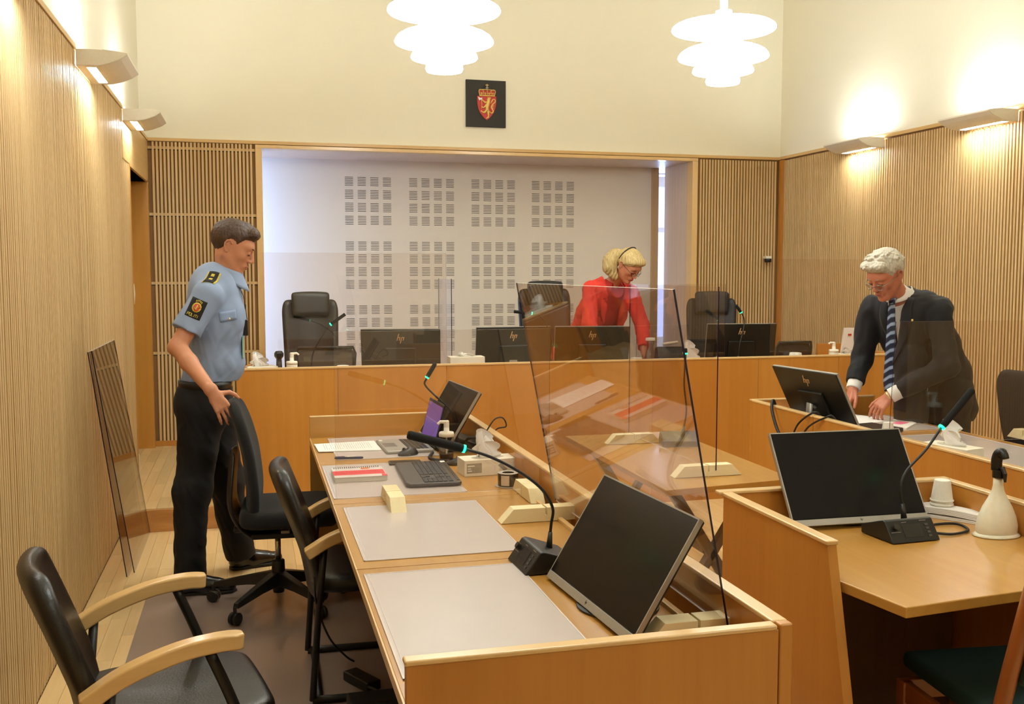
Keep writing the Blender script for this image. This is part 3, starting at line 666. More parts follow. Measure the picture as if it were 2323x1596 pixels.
# two sheets leaning on the left wall
sheet((-.632, 5.56, .004), (-.632, 6.42, .004), (-.148, -.19, 1.2), 'clear sheet leaning against the left wall, front one of two', group='clear sheets leaning on the left wall')
sheet((-.662, 5.49, .004), (-.662, 6.38, .004), (-.125, -.19, 1.2), 'clear sheet leaning against the left wall, rear one of two', group='clear sheets leaning on the left wall')
def block(c, L, axis, label, z=DZ, w=.055, h=.048, cut=.045, group='pine blocks holding the clear screens'):
    t = thing('wood_block', label, 'wood block', (c[0], c[1], z), 0, group)
    x, y = c; m = PINE if axis == 'y' else PINEX
    g = .003
    for s in (-1, 1):
        pr = [(s*g, 0), (s*L/2, 0), (s*(L/2-cut), h), (s*g, h)]
        if axis == 'x': MB().prism([(x+a, y-w/2, z+.001+b) for a, b in pr], (0, w, 0)).build('half_block', m, t, bevel=.0015)
        else: MB().prism([(x-w/2, y+a, z+.001+b) for a, b in pr], (w, 0, 0)).build('half_block', m, t, bevel=.0015)
    lo, hi = ((x-g-.001, y-w/2+.001, z+.001), (x+g+.001, y+w/2-.001, z+.022)) if axis == 'x' else ((x-w/2+.001, y-g-.001, z+.001), (x+w/2-.001, y+g+.001, z+.022))
    bx(lo, hi).build('slot_bottom', m, t)
block((.960, 3.255), .32, 'x', 'pine block crossing under the far end of the large clear screen')
block((.490, 3.62), .30, 'y', 'lone pine block lying on the mat edge in the middle of the left desks')
block((1.005, 3.62), .27, 'y', 'pine block beside the round tape roll')
block((.985, 2.10), .26, 'x', 'pine block at the near desk corner behind the big monitor')
block((1.865, 4.735), .29, 'x', 'pine block at the far end of the middle table', z=.731)
block((1.868, 3.89), .31, 'x', 'pine block at the near end of the middle table', z=.731)
block((3.80, 4.22), .22, 'y', 'pine block under the clear screen at the right desks')
# ================================================================ CHAIRS
def pad(mb_f, nu, nv, name, m, parent, th, sub=2, **k):
    b = MB().grid(mb_f, nu, nv); o = b.build(name, m, parent, smooth=True, world=k.pop('world', False), **k)
    q = o.modifiers.new('solid', 'SOLIDIFY'); q.thickness = th; q.offset = 0; q.use_even_offset = True
    q = o.modifiers.new('sub', 'SUBSURF'); q.levels = sub; q.render_levels = sub
    return o
def interp(t, pts):
    return tuple(float(np.interp(t, [p[0] for p in pts], [p[i] for p in pts])) for i in range(1, len(pts[0])))
def armchair(loc, rz, label, group):
    t = thing('armchair', label, 'chair', loc, rz, group, local=True)
    def back(u, v):
        x, h = interp(v, [(0, -.165, .19), (.12, -.172, .22), (.35, -.195, .235), (.65, -.25, .23), (.9, -.298, .21), (.97, -.308, .185), (1, -.312, .15)])
        s = (u-.5)*2; return (x-.035*(1-s*s)+.02, s*h, .36+v*.51)
    pad(back, 9, 12, 'backrest', LEATHER, t, .052)
    def seat(u, v):
        h = interp(v, [(0, .20), (.15, .24), (.8, .25), (.95, .225), (1, .18)])[0]; s = (u-.5)*2
        return (-.20+v*.47, s*h, .435+.012*(1-s*s)-.03*max(0, v-.75)*4*.25)
    pad(seat, 9, 11, 'seat', LEATHER, t, .07)
    for s in (-1, 1):
        pts = bez([(-.215, s*.275, .575), (-.12, s*.275, .628), (0, s*.277, .665), (.10, s*.277, .676), (.165, s*.275, .672)], 6)
        b = MB(); n = len(pts); w = .024
        vs = []
        for i, p in enumerate(pts):
            q = (pts[min(i+1, n-1)]-pts[max(i-1, 0)]).normalized(); nn = Vector((-q.z, 0, q.x))
            ww = w*(1 if i < n-2 else (.85 if i == n-2 else .6))
            vs += [p+nn*.021+Vector((0, -ww, 0)), p+nn*.021+Vector((0, ww, 0)), p-nn*.021+Vector((0, ww, 0)), p-nn*.021+Vector((0, -ww, 0))]
        fs = [(4*i+k, 4*i+(k+1) % 4, 4*i+4+(k+1) % 4, 4*i+4+k) for i in range(n-1) for k in range(4)]+[(3, 2, 1, 0), (4*n-4, 4*n-3, 4*n-2, 4*n-1)]
        b.add(vs, fs); b.build('armrest', ARMW, t, world=False, bevel=.007, seg=3, label='curved light birch armrest')
        MB().tube(bez([(.08, s*.275, .655), (.14, s*.27, .50), (.24, s*.26, .20), (.30, s*.255, .05), (.27, s*.255, .018), (-.20, s*.255, .018)], 6), .0145, 10).build('sled_leg', BLACKP, t, world=False, smooth=True)
        MB().tube([(-.15, s*.272, .60), (-.175, s*.262, .35), (-.20, s*.255, .018)], .013, 10).build('rear_upright', BLACKP, t, world=False, smooth=True)
    MB().tube([(-.175, -.255, .018), (-.175, .255, .018)], .0145, 10).build('rear_bar', BLACKP, t, world=False, smooth=True)
    MB().tube([(.20, -.262, .395), (.20, .262, .395)], .012, 8).tube([(-.165, -.262, .395), (-.165, .262, .395)], .012, 8).build('seat_bar', BLACKP, t, world=False, smooth=True)
    return t
armchair((-.255, 2.80, 0), R(12), 'black leather armchair with birch arms at the lower left, nearest the camera', 'black armchairs with birch arms')
armchair((.395, 3.92, 0), R(-1), 'black leather armchair with birch arms pushed under the left desks', 'black armchairs with birch arms')

def taskchair(loc, rz, label):
    t = thing('office_chair', label, 'chair', loc, rz, None, local=True)
    def back(u, v):
        x, h = interp(v, [(0, -.13, .15), (.10, -.112, .20), (.3, -.105, .225), (.6, -.125, .22), (.85, -.165, .19), (.96, -.192, .15), (1, -.200, .11)])
        s = (u-.5)*2; return (x-.03*(1-s*s)+.02, s*h, .40+v*.60)
    pad(back, 9, 12, 'backrest', FABRIC, t, .05)
    def shell(u, v):
        x, h = interp(v, [(0, -.10, .09), (.15, -.17, .15), (.4, -.205, .18), (.7, -.195, .17), (1, -.185, .12)])
        s = (u-.5)*2; return (x-.02*(1-s*s), s*h, .345+v*.42)
    pad(shell, 7, 9, 'back_shell', mat('shell_plastic', '#1C1916', .45), t, .02)
    def seat(u, v):
        h = interp(v, [(0, .19), (.15, .235), (.8, .245), (.93, .22), (1, .17)])[0]; s = (u-.5)*2
        return (-.17+v*.46, s*h, .455+.01*(1-s*s)-.02*(v > .9))
    pad(seat, 9, 11, 'seat', FABRIC, t, .085)
    MB().box((-.20, -.08, .375), (.16, .08, .40)).box((-.12, -.11, .345), (.10, .11, .375)).build('mechanism', BLACKP, t, world=False, bevel=.01)
    MB().box((.02, -.17, .385), (.06, -.09, .40)).build('lever', SILVER, t, world=False, bevel=.004)
    MB().tube([(0, 0, .20), (0, 0, .36)], .014, 14).build('gas_lift', CHROME, t, world=False, smooth=True)
    MB().tube([(0, 0, .06), (0, 0, .13), (0, 0, .215), (0, 0, .22)], [.026, .033, .030, .025], 16).build('lift_sleeve', BLACKP, t, world=False, smooth=True)
    for k in range(5):
        a = R(16+72*k)-rz; d = Vector((math.cos(a), math.sin(a), 0)); p = d*.325; n = Vector((-d.y, d.x, 0))
        b = MB(); vs = []
        for q, w, z0, z1 in ((.025, .030, .10, .165), (.15, .024, .095, .138), (.32, .016, .075, .10)):
            c = d*q; vs += [c-n*w+Vector((0, 0, z0)), c+n*w+Vector((0, 0, z0)), c+n*w*.7+Vector((0, 0, z1)), c-n*w*.7+Vector((0, 0, z1))]
        fs = [(4*i+j, 4*i+(j+1) % 4, 4*i+4+(j+1) % 4, 4*i+4+j) for i in range(2) for j in range(4)]+[(3, 2, 1, 0), (8, 9, 10, 11)]
        lg = b.add(vs, fs).build('base_arm', BLACKP, t, world=False, bevel=.004)
        cs = MB(); 
        for s in (-1, 1):
            c = p+n*s*.013+Vector((0, 0, .0305)); M = Matrix((d, Vector((0, 0, 1)), n)).transposed()
            cs.lathe([(0, -.010), (.024, -.010), (.029, -.006), (.029, .006), (.024, .010), (0, .010)], c, 20, M=M)
        cs.box(tuple(p+Vector((-.008, -.008, .05))), tuple(p+Vector((.008, .008, .085))))
        cs.build('castor', BLACKP, t, world=False, smooth=False)
    return t
taskchair((.10, 4.86, .003), R(-3), 'black fabric office chair on castors held by the police officer')

def bigchair(x, y, rz, label, m=LEATHER, s=1., z=HP, tint=None):
    t = thing('judge_chair', label, 'chair', (x, y, z), rz, 'high backed chairs behind the judges bench', local=True)
    def back(u, v):
        yy, h = interp(v, [(0, .10, .19), (.1, .12, .205), (.5, .15, .212), (.93, .20, .222), (1, .205, .20)])
        q = (u-.5)*2; return (q*h*s, yy+.04*(1-q*q)-.03, (.45+v*.795)*s)
    pad(back, 9, 12, 'backrest', m, t, .06)
    def head(u, v):
        q = (u-.5)*2; return (q*(.142+.01*v)*s, .15+.035*(1-q*q)*0+.02*v-.02, (1.10+v*.20+.008*(1-q*q))*s)
    pad(head, 7, 5, 'headrest', m, t, .065)
    def seat(u, v):
        h = interp(v, [(0, .19), (.15, .25), (.9, .25), (1, .20)])[0]; q = (u-.5)*2
        return (q*h*s, -.28+v*.46, .48-.01*q*q)
    pad(seat, 9, 9, 'seat', m, t, .09)
    for sd in (-1, 1):
        MB().tube(bez([(sd*.27*s, .06, .46), (sd*.29*s, .05, .60), (sd*.29*s, -.02, .68), (sd*.29*s, -.20, .69)], 5), .018, 10).build('armrest', BLACKP, t, world=False, smooth=True)
    MB().tube([(0, 0, .07), (0, 0, .44)], .028, 12).build('column', CHROME, t, world=False, smooth=True)
    for k in range(5):
        a = R(90+72*k); d = Vector((math.cos(a), math.sin(a), 0))
        MB().tube([d*.02+Vector((0, 0, .10)), d*.30+Vector((0, 0, .07))], [.025, .016], 8).build('base_arm', BLACKP, t, world=False)
        MB().lathe([(0, -.022), (.026, -.022), (.03, 0), (.026, .022), (0, .022)], d*.30+Vector((0, 0, .031)), 14, M=Matrix((d, Vector((0, 0, 1)), Vector((-d.y, d.x, 0)))).transposed()).build('castor', BLACKP, t, world=False)
    return t
bigchair(.457, 7.88, R(3), 'black leather high chair with headrest behind the bench at left')
bigchair(2.42, 8.05, R(0), 'dark high chair behind the bench just left of the woman in red', s=1.06)
bigchair(3.83, 7.88, R(-20), 'dark high chair behind the bench at right, turned aside', mat('grey_brown_leather', '#1F1B17', .5), s=.99)
def lowchair(x, y, rz, label, m, hw=.195, top=.92, z=HP, group='low chairs at the judges bench'):
    t = thing('office_chair', label, 'chair', (x, y, z), rz, group, local=True)
    def back(u, v):
        q = (u-.5)*2; h = interp(v, [(0, hw*.86), (.9, hw), (1, hw*.95)])[0]; return (q*h, .16+.03*v-.03*q*q, .50+v*(top-.50))
    pad(back, 7, 7, 'backrest', m, t, .02)
    fr = [(-hw*.88, .14, .50), (-hw, .17, top-.04), (-hw*.93, .185, top), (0, .20, top+.004), (hw*.93, .185, top), (hw, .17, top-.04), (hw*.88, .14, .50)]
    MB().tube(fr, .012, 10).build('back_frame', BLACKP, t, world=False, smooth=True)
    def seat(u, v):
        q = (u-.5)*2; return (q*.235*(1-.1*(v < .1)), -.26+v*.42, .46-.01*q*q)
    pad(seat, 7, 7, 'seat', FABRIC, t, .07)
    MB().tube([(0, 0, .07), (0, 0, .43)], .025, 12).build('column', CHROME, t, world=False, smooth=True)
    for k in range(5):
        a = R(90+72*k); d = Vector((math.cos(a), math.sin(a), 0))
        MB().tube([d*.02+Vector((0, 0, .08)), d*.28+Vector((0, 0, .03))], [.025, .02], 8).build('base_arm', BLACKP, t, world=False)
    return t
lowchair(.50, 7.32, R(180), 'low grey mesh back chair in front of the black headrest chair', MESHF, .205, .925)
lowchair(4.17, 7.30, R(180), 'low dark chair back beside the paper cup at the bench right end', BROWNL, .15, .90)
# dark chair at the right picture edge
def rightchair():
    t = thing('office_chair', 'tall dark chair behind the right desks at the right picture edge', 'chair', (4.22, 4.30, 0), R(182), None, local=True)
    def back(u, v):
        x, h = interp(v, [(0, .19, .19), (.5, .26, .235), (.95, .33, .21), (1, .335, .17)])
        q = (u-.5)*2; return (x-.02*(1-q*q)+.05, q*h, .47+v*.62)
    pad(back, 8, 10, 'backrest', BROWNL, t, .06)
    def seat(u, v):
        q = (u-.5)*2; return (-.25+v*.46, q*.24, .46)
    pad(seat, 7, 7, 'seat', BROWNL, t, .08)
    MB().tube([(0, 0, .07), (0, 0, .43)], .025, 12).build('column', CHROME, t, world=False, smooth=True)
    for k in range(5):
        a = R(90+72*k); d = Vector((math.cos(a), math.sin(a), 0))
        MB().tube([d*.02+Vector((0, 0, .08)), d*.30+Vector((0, 0, .03))], [.025, .02], 8).build('base_arm', BLACKP, t, world=False)
rt = rightchair()
# green upholstered wooden chair, lower right corner
def greenchair():
    RW = wood('reddish_beech', '#8A4A1E', '#A9622E', 'z', 30, .35, .4)
    t = thing('wooden_chair', 'reddish wooden chair with dark green seat in the lower right corner', 'chair', (2.055, 2.22, 0), R(-6), None, local=True)
    # faces +y (the desk)
    MB().prism([(-.235, -.22, .425), (.235, -.22, .425), (.255, .24, .445), (-.255, .24, .445)], (0, 0, .05)).build('seat', mat('dark_green_cloth', '#12302C', .95, bump=(400, .2, .2)), t, world=False, bevel=.018, seg=3)
    for s in (-1, 1):
        MB().obox((s*.262, .20, .21), (.035, .045, .42)).build('leg', RW, t, world=False, bevel=.006)
        MB().tube(bez([(s*.255, -.22, .0), (s*.25, -.20, .30), (s*.25, -.21, .48), (s*.245, -.27, .72), (s*.24, -.32, .90)], 5), .022, 10, flat=(1.1, .8, (0, 1, 0))).build('back_post', RW, t, world=False, smooth=True)
        MB().box((s*.262-.012, -.2, .36), (s*.262+.012, .2, .42)).build('side_rail', RW, t, world=False, bevel=.004)
    MB().box((-.25, .19, .365), (.25, .21, .425)).build('front_rail', RW, t, world=False, bevel=.004)
    MB().grid(lambda u, v: (-.235+.47*u, -.255-.10*v-.02*math.sin(u*PI), .60+.28*v), 8, 6).build('back_pad', MATS['dark_green_cloth'], t, world=False, solid=.03, smooth=True)
greenchair()
# ================================================================ SMALL THINGS
def tissue(c, rz, size, label, cat='tissue box', group='tissue boxes', peak=.09, txt=True):
    L, W, H = size; t = thing('tissue_box', label, cat, c, rz, group, local=True)
    MB().box((-L/2, -W/2, .0005), (L/2, W/2, H)).build('box', mat('tissue_carton', '#E9E3D0', .6), t, world=False, bevel=.002)
    MB().lathe([(L*.30, H), (L*.31, H+.0008)], (0, 0, 0), 24, M=Matrix.Diagonal((1, .42, 1))).build('opening_rim', mat('carton_rim', '#BDB6A2', .6), t, world=False)
    if txt:
        MB().box((-L/2+.01, -W/2-.0006, H*.2), (-L/2+.075, -W/2, H*.8)).build('printed_label', mat('label_grey', '#9A9484', .6), t, world=False)
        b = MB()
        for k, (w_, z_) in enumerate(((.030, .62), (.014, .45), (.018, .32))): b.box((-L/2+.014, -W/2-.0009, H*z_), (-L/2+.014+w_, -W/2-.0005, H*(z_+.06)))
        b.build('print', PAPER, t, world=False)
        MB().prism([(L*.12, -W/2-.0006, H*.62), (L*.18, -W/2-.0006, H*.75), (L*.30, -W/2-.0006, H*.35), (L*.24, -W/2-.0006, H*.2)], (0, .0005, 0)).build('feather_print', mat('feather_grey', '#8D8A85', .6), t, world=False)
    def f(u, v):
        a = u*PI*2; fl = math.sin(v*PI*.5); r = .030+.022*v
        return (math.cos(a)*r*(1.1-.25*v)+.018*math.sin(a*3+v*4)*v, math.sin(a)*r*.30+.012*math.sin(a*2+1+v*5)*v, H-.004+peak*(v**.8)*(1-.35*math.cos(a+.6)*v)+.010*math.sin(a*4)*v)
    b = MB().grid(f, 30, 9)
    b.build('tissue', PAPER, t, world=False, smooth=True)
    def g(u, v):
        return (-.055+.11*u+.012*math.sin(v*6), .012*math.sin(u*7+v*3), H-.003+peak*1.05*v*(1-abs(u-.45)*1.1)+.002)
    MB().grid(g, 12, 8).build('tissue', PAPER, t, world=False, smooth=True, solid=.001)
    return t
tissue((.955, 4.09, DZ), R(4), (.235, .115, .068), 'white tissue box with grey label on the left desks, tissue standing up')
tissue((3.02, 3.80, DZ), R(-75), (.24, .12, .078), 'tissue box on the right desks behind the screen panel', peak=.085, txt=False)
tissue((1.385, 6.56, BZ), 0, (.235, .115, .145), 'white tissue box on the bench between the two left monitors', peak=.022, txt=False)
tissue((.045, 6.62, BZ), R(20), (.20, .11, .105), 'tissue box at the left end of the bench behind the officer', peak=.07, txt=False)
tissue((3.07, 6.66, BZ), R(-10), (.20, .11, .085), 'tissue box on the bench with a peaked white tissue, left of the right chair', peak=.10, txt=False)
tissue((4.33, 6.62, BZ), R(5), (.22, .11, .10), 'tissue box on the bench near the right wall', peak=.03, txt=False)
tb = [o for o in bpy.data.objects if o.name.startswith('tissue_box') and o.get('label', '').find('between the two left') > 0][0]
MB().box((-.09, -.0585, .085), (-.065, -.0575, .1)).build('printed_mark', mat('label_blue', '#4A5A78', .6), tb, world=False)

def pump(c, rz, label, s=1., liquid='#5A4636', group='hand gel pump bottles', body='clear'):
    t = thing('pump_bottle', label, 'bottle', c, rz, group, local=True)
    m = clear('clear_bottle', '#E8E4DC', 1.35) if body == 'clear' else WHITEP
    MB().lathe([(0, .001), (.031*s, .001), (.034*s, .008), (.034*s, .105*s), (.030*s, .122*s), (.0, .123*s)], seg=28).build('bottle_body', m, t, world=False, smooth=True)
    if body == 'clear':
        MB().lathe([(0, .004), (.030*s, .004), (.030*s, .03*s), (0, .03*s)], seg=24).build('gel', mat('gel_brown', liquid, .2), t, world=False)
        MB().tube([(0, 0, .012), (0, 0, .12*s)], .004, 8).build('dip_tube', WHITEP, t, world=False)
    else:
        MB().lathe([(.0345*s, .03*s), (.0345*s, .09*s)], seg=28, cap=False).build('printed_label', mat('label_beige', '#CFC3AE', .6), t, world=False)
    MB().lathe([(.034*s, .108*s), (.035*s, .12*s), (.032*s, .128*s), (.013*s, .130*s), (.012*s, .150*s), (0, .150*s)], seg=24).build('collar', WHITEP, t, world=False, smooth=True)
    MB().tube([(0, 0, .145*s), (0, 0, .152*s)], .010*s, 12).tube([(0, 0, .150*s), (0, 0, .178*s)], .0125*s, 14).tube([(.008*s, 0, .172*s), (-.030*s, 0, .176*s), (-.042*s, 0, .166*s)], [.009*s, .007*s, .006*s], 10).build('pump_head', WHITEP, t, world=False)
    return t
pump((.842, 4.42, DZ), R(10), 'clear hand gel bottle with white pump between mouse and laptop', 1.0)
pump((.245, 6.60, BZ), R(180), 'white pump bottle on the bench at left beside the black handset', 1.05, body='white')
pump((4.19, 6.60, BZ), R(0), 'white pump bottle on the bench near the right wall', 1.05, body='white')
pump((3.52, 3.78, DZ), R(0), 'clear pump bottle at the right picture edge on the right desks', 1.1)

CUPM = mat('white_foam_cup', '#EDE8DA', .55)
def cup(c, label, n=1, group='white disposable cups', up=False, s=1.):
    t = thing('cup' if n == 1 else 'cup', label, 'cup', c, 0, group, local=True)
    r0, r1, h = .034*s, .024*s, .068*s      # upside down: wide rim below
    MB().lathe([(0, h-.003), (r1-.002, h-.003), (r1, h), (r1+.001, h-.002), (r0, .004), (r0+.002, .0005), (r0+.001, .004)][2:] , seg=24, cap=False).lathe([(0, h), (r1, h)], seg=24, cap=False).build('wall', CUPM, t, world=False, smooth=False)
    MB().lathe([(r0, .0005), (r0+.0025, .001), (r0+.0025, .005), (r0, .006)], seg=24, cap=False).build('rim', CUPM, t, world=False)
    return t
for k in range(5):
    cup((2.320, 3.02-.06, DZ+k*.0135), ['bottom cup of the white cup stack on the lower right desk', 'second cup from below in the white cup stack on the lower right desk', 'middle cup of the white cup stack on the lower right desk', 'second cup from above in the white cup stack on the lower right desk', 'top cup of the white cup stack on the lower right desk'][k], group='cups stacked on the lower right desk', s=1.08)
cup((3.20, 4.52, DZ), 'white cup on the right desks in front of the open papers')
cup((2.605, 6.56, BZ), 'white paper cup on the bench left of the carafe', s=1.6)
cup((3.85, 6.56, BZ), 'white paper cup on the bench beside the low dark chair', s=1.75)
cup((.565, 6.53, BZ), 'white cup just above the bench edge beside the mesh chair', s=1.55)

# carafe
t = thing('carafe', 'glass water carafe with white lid beside the woman on the bench', 'carafe', (2.725, 6.60, BZ), 0, None, local=True)
MB().lathe([(0, .002), (.045, .002), (.052, .02), (.052, .08), (.03, .14), (.022, .18), (.03, .225), (.028, .225), (.019, .18), (.027, .14), (.048, .08), (.048, .02), (0, .006)], seg=32).build('glass_body', GLASSM, t, world=False, smooth=True)
MB().lathe([(0, .225), (.032, .225), (.034, .232), (.032, .244), (0, .246)], seg=28).build('lid', WHITEP, t, world=False, smooth=False)
MB().lathe([(0, .072), (.047, .072)], seg=28).build('water_surface', clear('water', '#D8DCE0', 1.33), t, world=False)

# desk phone / black case on the bench beside the carafe
t = thing('desk_telephone', 'black desk telephone on the bench right of the carafe', 'telephone', (2.93, 6.70, BZ), R(-8), None, local=True)
MB().prism([(-.10, -.06, .001), (-.10, .12, .001), (-.10, .10, .16), (-.10, .04, .17)], (.20, 0, 0)).build('housing', BLACKP, t, world=False, bevel=.015, seg=3)
MB().box((-.06, -.062, .02), (.06, -.05, .06)).build('rear_socket', mat('knob_black', '#24201D', .3), t, world=False)
MB().tube([(-.05, .05, .185), (.0, .05, .192), (.06, .05, .20)], [.010, .012, .010], 10).build('handset', WHITEP, t, world=False, smooth=True, label='white glossy handset')
# black handset stand at left
t = thing('handset_stand', 'upright black handset on the bench left of the white pump bottle', 'handset', (.165, 6.62, BZ), 0, None, local=True)
MB().tube([(0, 0, .001), (0, 0, .15)], [.022, .017], 12).build('stem', BLACKP, t, world=False, smooth=True)
MB().lathe([(0, .15), (.018, .15), (.029, .165), (.03, .185), (.02, .2), (0, .202)], seg=6).build('head', BLACKP, t, world=False)
# papers leaning on bench
t = thing('paper_folder', 'upright white folder on the bench behind the man in the suit', 'folder', (4.38, 6.78, BZ), 0, None)
MB().prism([(4.36, 6.78, BZ), (4.47, 6.78, BZ), (4.50, 6.80, BZ+.28), (4.41, 6.80, BZ+.28)], (0, .02, 0)).build('cover', PAPER, t, bevel=.001)
MB().box((4.43, 6.787, BZ+.22), (4.46, 6.789, BZ+.235)).build('red_mark', REDC, t)

# ---- left desks: papers and small devices
def lines(mb, x0, x1, y0, y1, z, n, seed, along='y'):
    r = random.Random(seed)
    for i in range(n):
        if along == 'y':      # text lines run along y
            x = x0+(x1-x0)*(i+.5)/n; y = y0
            while y < y1:
                w_ = r.uniform(.006, .022)
                if r.random() < .9: mb.box((x, y, z), (x+.0014, min(y+w_, y1), z+.0003))
                y += w_+.003
            if r.random() < .2: continue
        else:
            y = y0+(y1-y0)*(i+.5)/n; x = x0; e = x1 if r.random() < .7 else x0+(x1-x0)*r.uniform(.3, .9)
            while x < e:
                w_ = r.uniform(.006, .022); mb.box((x, y, z), (min(x+w_, e), y+.0014, z+.0003)); x += w_+.003
INK = mat('grey_ink', '#8C8684', .8)
t = thing('paper_sheet', 'printed white papers left of the laptop on the far left desk', 'paper', (.435, 4.86, DZ+.003), 0, None)
MB().prism([(.284, 4.955, DZ+.0032), (.292, 4.745, DZ+.0032), (.585, 4.715, DZ+.0032), (.580, 4.985, DZ+.0032)], (0, 0, .004)).build('pages', PAPER, t)
b = MB(); lines(b, .32, .55, 4.78, 4.95, DZ+.0073, 22, 3); b.build('print', INK, t, kind='stuff')
t = thing('pen', 'dark blue pen lying below the papers on the left desks', 'pen', (.41, 4.535, DZ), 0, None)
MB().tube([(.350, 4.545, .7585), (.36, 4.544, .7585), (.47, 4.531, .7585), (.478, 4.530, .7585)], [.003, .0058, .0058, .004], 10).build('barrel', mat('navy_plastic', '#18204A', .3), t, smooth=True)
MB().box((.405, 4.533, .764), (.445, 4.540, .7655)).build('barrel_print', WHITEP, t); MB().box((.352, 4.540, .764), (.395, 4.544, .766)).build('clip', mat('navy_plastic2', '#0E1434', .3), t)
t = thing('booklet', 'spiral bound booklet with red band on the cover', 'booklet', (.42, 4.13, DZ), 0, None)
MB().box((.312, 4.03, DZ+.0025), (.522, 4.235, DZ+.022)).build('pages', mat('page_edges', '#DAD5C8', .8), t, bevel=.001)
MB().box((.311, 4.028, DZ+.022), (.523, 4.237, DZ+.0235)).build('cover', mat('booklet_cover', '#D3CBC6', .5), t)
MB().box((.311, 4.075, DZ+.0235), (.520, 4.165, DZ+.0238)).build('red_band', mat('booklet_red', '#E0303A', .5), t)
MB().prism([(.50, 4.028, DZ+.0236), (.523, 4.028, DZ+.0236), (.523, 4.06, DZ+.0236), (.505, 4.075, DZ+.0236)], (0, 0, .0004)).build('red_tab', mat('booklet_red', '#E0303A', .5), t)
b = MB(); lines(b, .32, .50, 4.10, 4.15, DZ+.0238, 3, 9, 'x'); b.build('print', mat('dark_red_ink', '#A01824', .6), t, kind='stuff')
b = MB()
for i in range(22):
    x = .322+i*.0088; b.tube([(x, 4.222+.010*math.cos(a), DZ+.022+.006*math.sin(a)) for a in np.linspace(0, 2*PI, 9)], .0011, 4)
b.build('spiral_binding', BLACKP, t, kind='stuff')
MB().tube([(.45+.018*math.cos(a), 4.195+.010*math.sin(a), DZ+.0242) for a in np.linspace(0, 5.4, 14)], .0022, 5).build('orange_mark', mat('orange_ink', '#E88A3C', .5), t)

t = thing('smartphone', 'dark smartphone lying between the mouse and the keyboard', 'phone', (.645, 4.37, DZ+.003), R(-4), None, local=True)
MB().box((-.072, -.036, .0), (.072, .036, .009)).build('body', mat('phone_brown', '#2B2320', .3), t, world=False, bevel=.004, seg=3)
MB().box((-.066, -.031, .0088), (.066, .031, .0094)).build('glass', BLACKG, t, world=False)
def mouse(c, rz, label):
    t = thing('computer_mouse', label, 'mouse', c, rz, 'computer mice', local=True)
    def f(u, v):
        a = u*2*PI; e = v*PI/2; return (math.cos(a)*math.cos(e)*.052*(1-.12*math.sin(a)**2), math.sin(a)*math.cos(e)*(.030+.003*math.cos(a)), .002+math.sin(e)*(.030+.006*-math.cos(a)))
    MB().grid(f, 25, 9).build('shell', BLACKP, t, world=False, smooth=True)
    MB().lathe([(0, 0), (.048, .0), (.048, .003), (0, .003)], seg=24, M=Matrix.Diagonal((1, .6, 1))).build('sole', BLACKP, t, world=False)
    MB().lathe([(0, -.003), (.008, -.003), (.008, .003), (0, .003)], (.022, 0, .028), 14, M=Matrix.Rotation(PI/2, 3, 'X')).build('wheel', mat('knob_black', '#24201D', .3), t, world=False)
mouse((.690, 4.575, DZ+.003), R(200), 'black wireless mouse in front of the laptop')
mouse((.862, 4.300, DZ), R(175), 'dark mouse beside the tissue box, right of the keyboard')
# keyboard
t = thing('keyboard', 'black full size keyboard with palm rest on the left desks', 'keyboard', (.700, 4.080, DZ+.003), R(-92), None, local=True)
def kbase(u, v): s = (u-.5)*2; return (s*(.23 if 0 < v < 1 else .222), -.115+v*.225-(.010*(1-s*s) if v < .3 else 0), .010+.012*v)
MB().prism([(-.228, -.105, .002), (-.20, -.118, .002), (.20, -.118, .002), (.228, -.105, .002), (.230, .09, .002), (.215, .105, .002), (-.215, .105, .002), (-.230, .09, .002)], (0, 0, .016)).build('base', mat('keyboard_grey', '#37322F', .4), t, world=False, bevel=.006, seg=3)
kk = MB(); nk = 0
rows = [(-.045, [1.4, 1.2, 1.2, 6.2, 1.2, 1.2, 1.2, 1.4]), (-.026, [2.3]+[1]*10+[2.7]), (-.007, [1.7]+[1]*11+[2.3]), (.012, [1.5]+[1]*12+[1.5]), (.031, [1]*13+[2]), (.054, [1]*15)]
kp = []
for y, ws in rows:
    x = -.215
    for w_ in ws: kp.append((x, y, w_*.0190-.0022, .0165)); x += w_*.0190
for y in (-.045, -.026, -.007, .012, .031, .054):
    for i in range(3):
        if not (y in (-.007,) or (y == -.026 and i != 1)): kp.append((.078+i*.019, y, .0168, .0165))
    for i in range(4): kp.append((.143+i*.019, y, .0168, .0165))
kmesh = None
for (x, y, w_, d) in kp:
    o = MB().prism([(0, 0, 0), (w_, 0, 0), (w_, d, 0), (0, d, 0)], (0, 0, .0035)).build('key', mat('key_black', '#151211', .5), t, world=False)
    o.location = (x, y, .0178)
MB().box((-.2, .088, .018), (.2, .098, .0195)).build('media_strip', mat('key_black', '#151211', .5), t, world=False)
MB().box((-.215, .078, .018), (-.185, .098, .0196)).build('sticker', PAPER, t, world=False)
MB().box((-.228, -.119, .003), (.228, -.1185, .006)).build('silver_line', SILVER, t, world=False)
